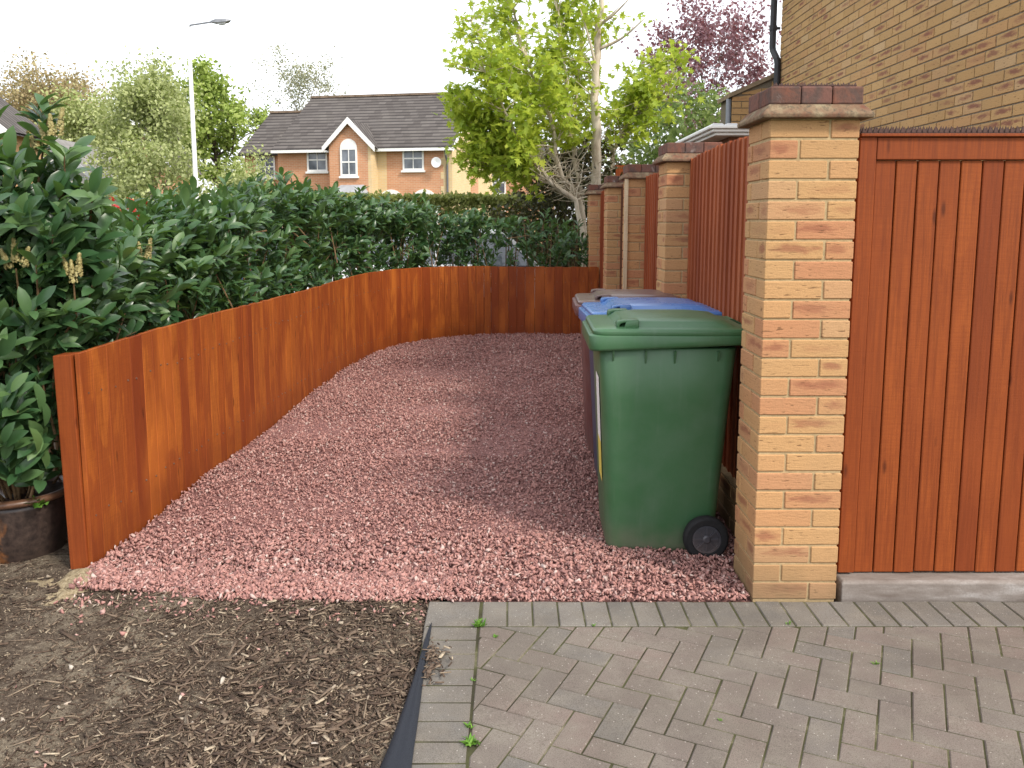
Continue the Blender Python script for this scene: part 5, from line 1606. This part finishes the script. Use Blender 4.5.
for sx, xe in ((-1, bx0 - o_), (1, bx1 + o_)):
    P = [(xe, by - .18, zl_ + .06), (bm_, by - .18, zt), (bm_, 1.9, zt), (xe, 1.0, zl_ + .06)]
    if sx > 0: P = P[::-1]
    mb.face(P); mb.face([(p[0], p[1], p[2] - .08) for p in P][::-1])
mb.build('bay_roof', TILE, fh)
mb = MB()
for sx, xe in ((-1, bx0 - o_ - .03), (1, bx1 + o_ + .03)):
    mb.prism([(xe, by - .19, zl_ - .14), (xe, by - .19, zl_ + .10), (bm_ + sx * .001, by - .19, zt + .05), (bm_ + sx * .001, by - .19, zt - .22)], (0, -.04, 0))
mb.build('bargeboard', WHITE, fh)
window(fh, bm_ - .05, 3.42, .76, 1.18, by, arch=True)
mb = UVB(); mb.face([(bx0 + .25, by - .7, 2.62), (bx1 - .1, by - .7, 2.62), (bx1 - .35, by, 3.05), (bx0 + .5, by, 3.05)]); mb.face([(bx0 + .25, by - .7, 2.62), (bx0 + .5, by, 3.05), (bx0 + .25, by, 2.62)]); mb.face([(bx1 - .1, by - .7, 2.62), (bx1 - .1, by, 2.62), (bx1 - .35, by, 3.05)])
mb.build('bay_canopy', simple('lead_grey', (.33, .34, .36), .6, .3, .15, 3), fh)
for xc in (-2.75, -1.25):
    n = 14; mb = MB(); pts = [(xc + .62 * math.cos(math.pi * k / n), -.05, 2.25 + .62 * math.sin(math.pi * k / n)) for k in range(n + 1)] + [(xc - .62, -.05, .9), (xc + .62, -.05, .9)]
    mb.prism(pts, (0, .05, 0)); f_ = mb.build('arched_window', WHITE, fh)
    mb = MB(); mb.bx(xc - .5, xc - .03, -.06, -.052, 1.0, 2.45); mb.bx(xc + .03, xc + .5, -.06, -.052, 1.0, 2.45); mb.build('pane', GLASS, f_)
mb = MB(); mb.lathe([(.0, .06), (.10, .045), (.18, .02), (.22, -.012), (.20, -.012), (.0, .04)], (-.62, -.3, 3.98), 20, 'Y'); mb.tube([(-.62, -.26, 3.98), (-.62, 0, 3.85)], .02, 6); mb.build('satellite_dish', METALW, fh)
# left wing
mb = UVB(); mb.face([(-10.25, 1.2, -.1), (-Wd, 1.2, -.1), (-Wd, 1.2, EZ - .1), (-10.25, 1.2, EZ - .1)]); mb.face([(-10.25, 7.2, -.1), (-10.25, 1.2, -.1), (-10.25, 1.2, EZ - .1), (-10.25, 4.2, 6.6), (-10.25, 7.2, EZ - .1)]); mb.build('wing_wall', FRED, fh)
o = roof(fh, -10.4, -Wd + .02, 1.2, 7.2, EZ - .05, 6.72); 
window(fh, -9.2, 3.5, .95, .98, 1.2)

# second brick building behind the right gable
h2 = empty('brick_house', (.2, 47, 0), R(-11), 'red brick house partly hidden behind the far house gable and the maple', 'house')
mb = UVB(); mb.wallbox(-3.2, 1.2, 0, 7, -.1, 4.6); mb.build('wall', FRED, h2); roof(h2, -3.4, 1.4, 0, 7, 4.6, 5.8)
window(h2, -.95, 3.0, .8, 1.3, 0)
window(h2, -.95, .9, .8, 1.2, 0)

# left house and garage
h3 = empty('brick_house', (-20.9, 30, .95), R(4), 'orange brick house with white bargeboards at the far left edge', 'house')
mb = UVB(); mb.face([(-4, 0, -.1), (2.7, 0, -.1), (2.7, 0, 3.9), (-.65, 0, 6.7), (-4, 0, 3.9)]); mb.face([(2.7, 0, -.1), (2.7, 3, -.1), (2.7, 3, 3.9), (2.7, 0, 3.9)]); mb.face([(-4, 3, -.1), (-4, 0, -.1), (-4, 0, 3.9), (-4, 3, 3.9)]); mb.face([(2.7, 3, -.1), (-4, 3, -.1), (-4, 3, 3.9), (-.65, 3, 6.7), (2.7, 3, 3.9)]); mb.build('wall', brick_tex('left_house_brick', (.60, .36, .17), (.52, .29, .13), (.5, .4, .28)), h3)
mb = UVB(); s4 = 2.8 / 3.35
for sx in (-1, 1):
    xe = -.65 + sx * 3.75; ze = 6.75 - 3.75 * s4
    P = [(xe, -.3, ze), (-.65, -.3, 6.75), (-.65, 3.3, 6.75), (xe, 3.3, ze)]
    mb.face(P if sx < 0 else P[::-1]); mb.face([(p[0], p[1], p[2] + .1) for p in (P[::-1] if sx < 0 else P)][::-1])
mb.build('roof', TILE, h3)
mb = MB()
for sx in (-1, 1):
    xe = -.65 + sx * 3.78; ze = 6.75 - 3.78 * s4
    mb.prism([(xe, -.34, ze - .18), (xe, -.34, ze + .14), (-.65 + sx * .001, -.34, 6.90), (-.65 + sx * .001, -.34, 6.56)], (0, -.05, 0))
mb.build('bargeboard', WHITE, h3)
window(h3, 1.5, 2.4, 1.0, 1.1, 0)
# front wing lower with its own roof seen by the laurel
ga = empty('garage', (-12.0, 24, 0), R(2), 'small store with pale boarded end wall and sloping roof edge, left of the birch', 'outbuilding')
mb = UVB(); mb.face([(-1.1, 0, -.1), (.75, 0, -.1), (.75, 0, 2.15), (-1.1, 0, 3.72)]); mb.face([(.75, 0, -.1), (.75, 3, -.1), (.75, 3, 2.15), (.75, 0, 2.15)]); mb.face([(-1.1, 3, -.1), (-1.1, 0, -.1), (-1.1, 0, 3.72), (-1.1, 3, 3.72)]); mb.face([(.75, 3, -.1), (-1.1, 3, -.1), (-1.1, 3, 3.72), (.75, 3, 2.15)])
m = Mat('pale_boarding', (.5, .48, .44), .8, .2); zr = m.math('FRACT', m.math('MULTIPLY', m.sep(m.coord())[2], 6.5)); m.col(m.ramp(zr, [(0, (.22, .21, .19)), (.12, (.46, .44, .40)), (1, (.54, .52, .48))]))
mb.build('wall', m.m, ga)
mb = MB(); mb.prism([(-1.15, -.12, 3.76), (.95, -.12, 1.98), (.95, -.12, 2.08), (-1.15, -.12, 3.86)], (0, 3.2, 0)); mb.build('roof', simple('garage_tile', (.22, .21, .2), .9, .1, .25, 5), ga)
mb = MB(); mb.prism([(-1.15, -.16, 3.70), (.96, -.16, 1.91), (.96, -.16, 2.09), (-1.15, -.16, 3.88)], (0, .038, 0)); mb.build('verge_board', simple('grey_verge', (.42, .43, .44), .6, .3, .1, 6), ga)
# cottage seen through the birch
h4 = empty('brick_house', (-13.6, 31, 0), R(-3), 'narrow orange brick house end seen through the birch leaves', 'house')
mb = UVB(); mb.face([(-1.2, 0, -.1), (1.1, 0, -.1), (1.1, 0, 3.5), (-.05, 0, 5.0), (-1.2, 0, 3.5)]); mb.face([(1.1, 0, -.1), (1.1, 2, -.1), (1.1, 2, 3.5), (1.1, 0, 3.5)]); mb.face([(-1.2, 2, -.1), (-1.2, 0, -.1), (-1.2, 0, 3.5), (-1.2, 2, 3.5)]); mb.face([(1.1, 2, -.1), (-1.2, 2, -.1), (-1.2, 2, 3.5), (-.05, 2, 5.0), (1.1, 2, 3.5)]); mb.build('wall', FRED, h4)
mb = UVB()
for sx in (-1, 1):
    P = [(-.05 + sx * 1.4, -.2, 3.3), (-.05, -.2, 5.1), (-.05, 2.2, 5.1), (-.05 + sx * 1.4, 2.2, 3.3)]; mb.face(P if sx < 0 else P[::-1])
mb.build('roof', TILE, h4)
mb = MB()
for sx in (-1, 1): mb.prism([(-.05 + sx * 1.42, -.22, 3.15), (-.05 + sx * 1.42, -.22, 3.38), (-.05 + sx * .001, -.22, 5.2), (-.05 + sx * .001, -.22, 4.93)], (0, -.05, 0))
mb.build('bargeboard', WHITE, h4)
window(h4, -.05, 1.2, 1.1, 1.3, 0)

# street lamp
sl_ = empty('street_lamp', (-7.74, 20.6, 0), 0, 'tall white street lamp column with grey lantern on a short arm', 'street lamp')
mb = MB(); mb.tube([(0, 0, -.1), (0, 0, 1.2)], .085, 14); mb.tube([(0, 0, 1.18), (0, 0, 1.22), (0, 0, 6.1)], [.085, .06, .045], 12); mb.build('pole', WHITE, sl_)
mb = MB(); mb.tube([(0, 0, 6.08), (.06, 0, 6.14), (.62, 0, 6.22)], .022, 8); mb.build('arm', GALV, sl_)
mb = MB(); mb.loft([[(.55, -.05, 6.19), (.55, .05, 6.19), (.55, .05, 6.26), (.55, -.05, 6.26)], [(.72, -.13, 6.16), (.72, .13, 6.16), (.72, .10, 6.31), (.72, -.10, 6.31)], [(1.08, -.13, 6.20), (1.08, .13, 6.20), (1.08, .09, 6.32), (1.08, -.09, 6.32)], [(1.20, -.05, 6.26), (1.20, .05, 6.26), (1.20, .04, 6.31), (1.20, -.04, 6.31)]])
SC = Matrix.Translation((.55, 0, 6.2)) @ Matrix.Diagonal((.72, .72, .62, 1)) @ Matrix.Translation((-.55, 0, -6.2))
ln = mb.build('lantern', GALV, sl_); ln.data.transform(SC); bevel(ln, .01, 2)
mb = MB(); mb.loft([[(.76, -.09, 6.165), (1.04, -.09, 6.195), (1.04, .09, 6.195), (.76, .09, 6.165)], [(.82, -.05, 6.10), (.98, -.05, 6.12), (.98, .05, 6.12), (.82, .05, 6.10)]]); mb.build('diffuser', METALW, ln).data.transform(SC)

# sunlit fence beyond the far pier
bf = empty('board_fence', (1.95, 12.2, 0), 0, 'orange board fence in sunlight beyond the farthest brick pier', 'fence')
mb = MB()
for k in range(13):
    mb.bx(-.45 + k * .10, -.45 + k * .10 + .097, -.01 + random.uniform(-.002, .002), .012, .05, 2.24 + random.uniform(-.005, .005))
mb.build('boards', WOODG, bf)
mb = MB(); mb.box((-.05, -.065, 1.09), (.09, .09, 2.2)); mb.build('post', WOODG, bf)
mb = MB(); mb.bx(-.46, .86, -.02, .03, 2.25, 2.285); mb.build('capping', WOODG, bf)

# parked cars seen through the hedge
def make_car(name, label, loc, rz, paint):
    t = empty(name, loc, rz, label, 'car', 'cars parked beyond the hedge')
    Lh, W2 = 2.1, .86
    sec = [(-2.1, .45, .62), (-2.0, .32, .78), (-1.1, .25, .92), (-.3, .25, .97), (1.0, .25, .97), (1.9, .28, .93), (2.1, .42, .80)]
    mb = MB(); rings = []
    for x, zb, zt in sec:
        w_ = W2 * (1 - .10 * (abs(x) / 2.1) ** 4)
        rings.append([(x, -w_ * .93, zb), (x, -w_, (zb + zt) / 2), (x, -w_ * .92, zt), (x, w_ * .92, zt), (x, w_, (zb + zt) / 2), (x, w_ * .93, zb)])
    mb.loft(rings); o = mb.build('body', paint, t, True); b = o.modifiers.new('b', 'BEVEL'); b.width = .05; b.segments = 3; b.limit_method = 'ANGLE'
    mb = MB(); mb.loft([[(-1.05, -.78, .90), (1.85, -.78, .92), (1.85, .78, .92), (-1.05, .78, .90)], [(-.30, -.62, 1.36), (1.35, -.62, 1.38), (1.35, .62, 1.38), (-.30, .62, 1.36)]]); g = mb.build('glasshouse', GLASS, t); bevel(g, .03, 2)
    mb = MB(); mb.loft([[(-.34, -.64, 1.365), (1.40, -.64, 1.385), (1.40, .64, 1.385), (-.34, .64, 1.365)], [(-.2, -.54, 1.43), (1.25, -.54, 1.445), (1.25, .54, 1.445), (-.2, .54, 1.43)]]); o = mb.build('roof', paint, t, True); bevel(o, .03, 2)
    for sy in (-1, 1):
        for xa, xb in (((-1.05, -.32)), ((.42, .44)), ((1.85, 1.38))):
            mb = MB(); mb.tube([(xa, sy * .785, .91), (xb, sy * .63, 1.39)], .03, 6); mb.build('window_pillar', paint, t)
    for x in (-1.3, 1.3):
        for sy in (-1, 1):
            mb = MB(); mb.lathe([(.20, -.09), (.29, -.09), (.31, -.05), (.31, .05), (.29, .09), (.20, .09)], (x, sy * .76, .31), 24, 'Y'); w_ = mb.build('wheel', RUBBER, t)
            mb = MB(); mb.lathe([(.05, -.095), (.19, -.092), (.19, .092), (.05, .095)], (x, sy * .76, .31), 20, 'Y'); mb.build('rim', GALV, w_)
    for sy in (-1, 1):
        mb = MB(); mb.box((-2.02, sy * .6, .68), (.12, .36, .13)); bevel(mb.build('headlight', METALW, t), .03, 2)
        mb = MB(); mb.box((2.03, sy * .66, .74), (.10, .22, .18)); bevel(mb.build('tail_light', simple('red_lens', (.35, .02, .02), .25, .5), t), .03, 2)
    return t
def paintm(n, c): 
    m = Mat(n, c, .22, .5); m.b.inputs['Coat Weight'].default_value = .8; m.col(m.ramp(m.noise(m.coord(), 3, 3), [(.3, tuple(x * .94 for x in c)), (.7, c)])); return m.m
make_car('parked_car', 'white parked car glimpsed through the right end of the hedge', (-1.5, 12.3, -.08), R(2), paintm('white_car', (.75, .76, .78)))
make_car('parked_car', 'dark blue parked car glimpsed through the left part of the hedge', (-5.2, 16.8, -.08), R(-3), paintm('blue_car', (.03, .05, .12)))
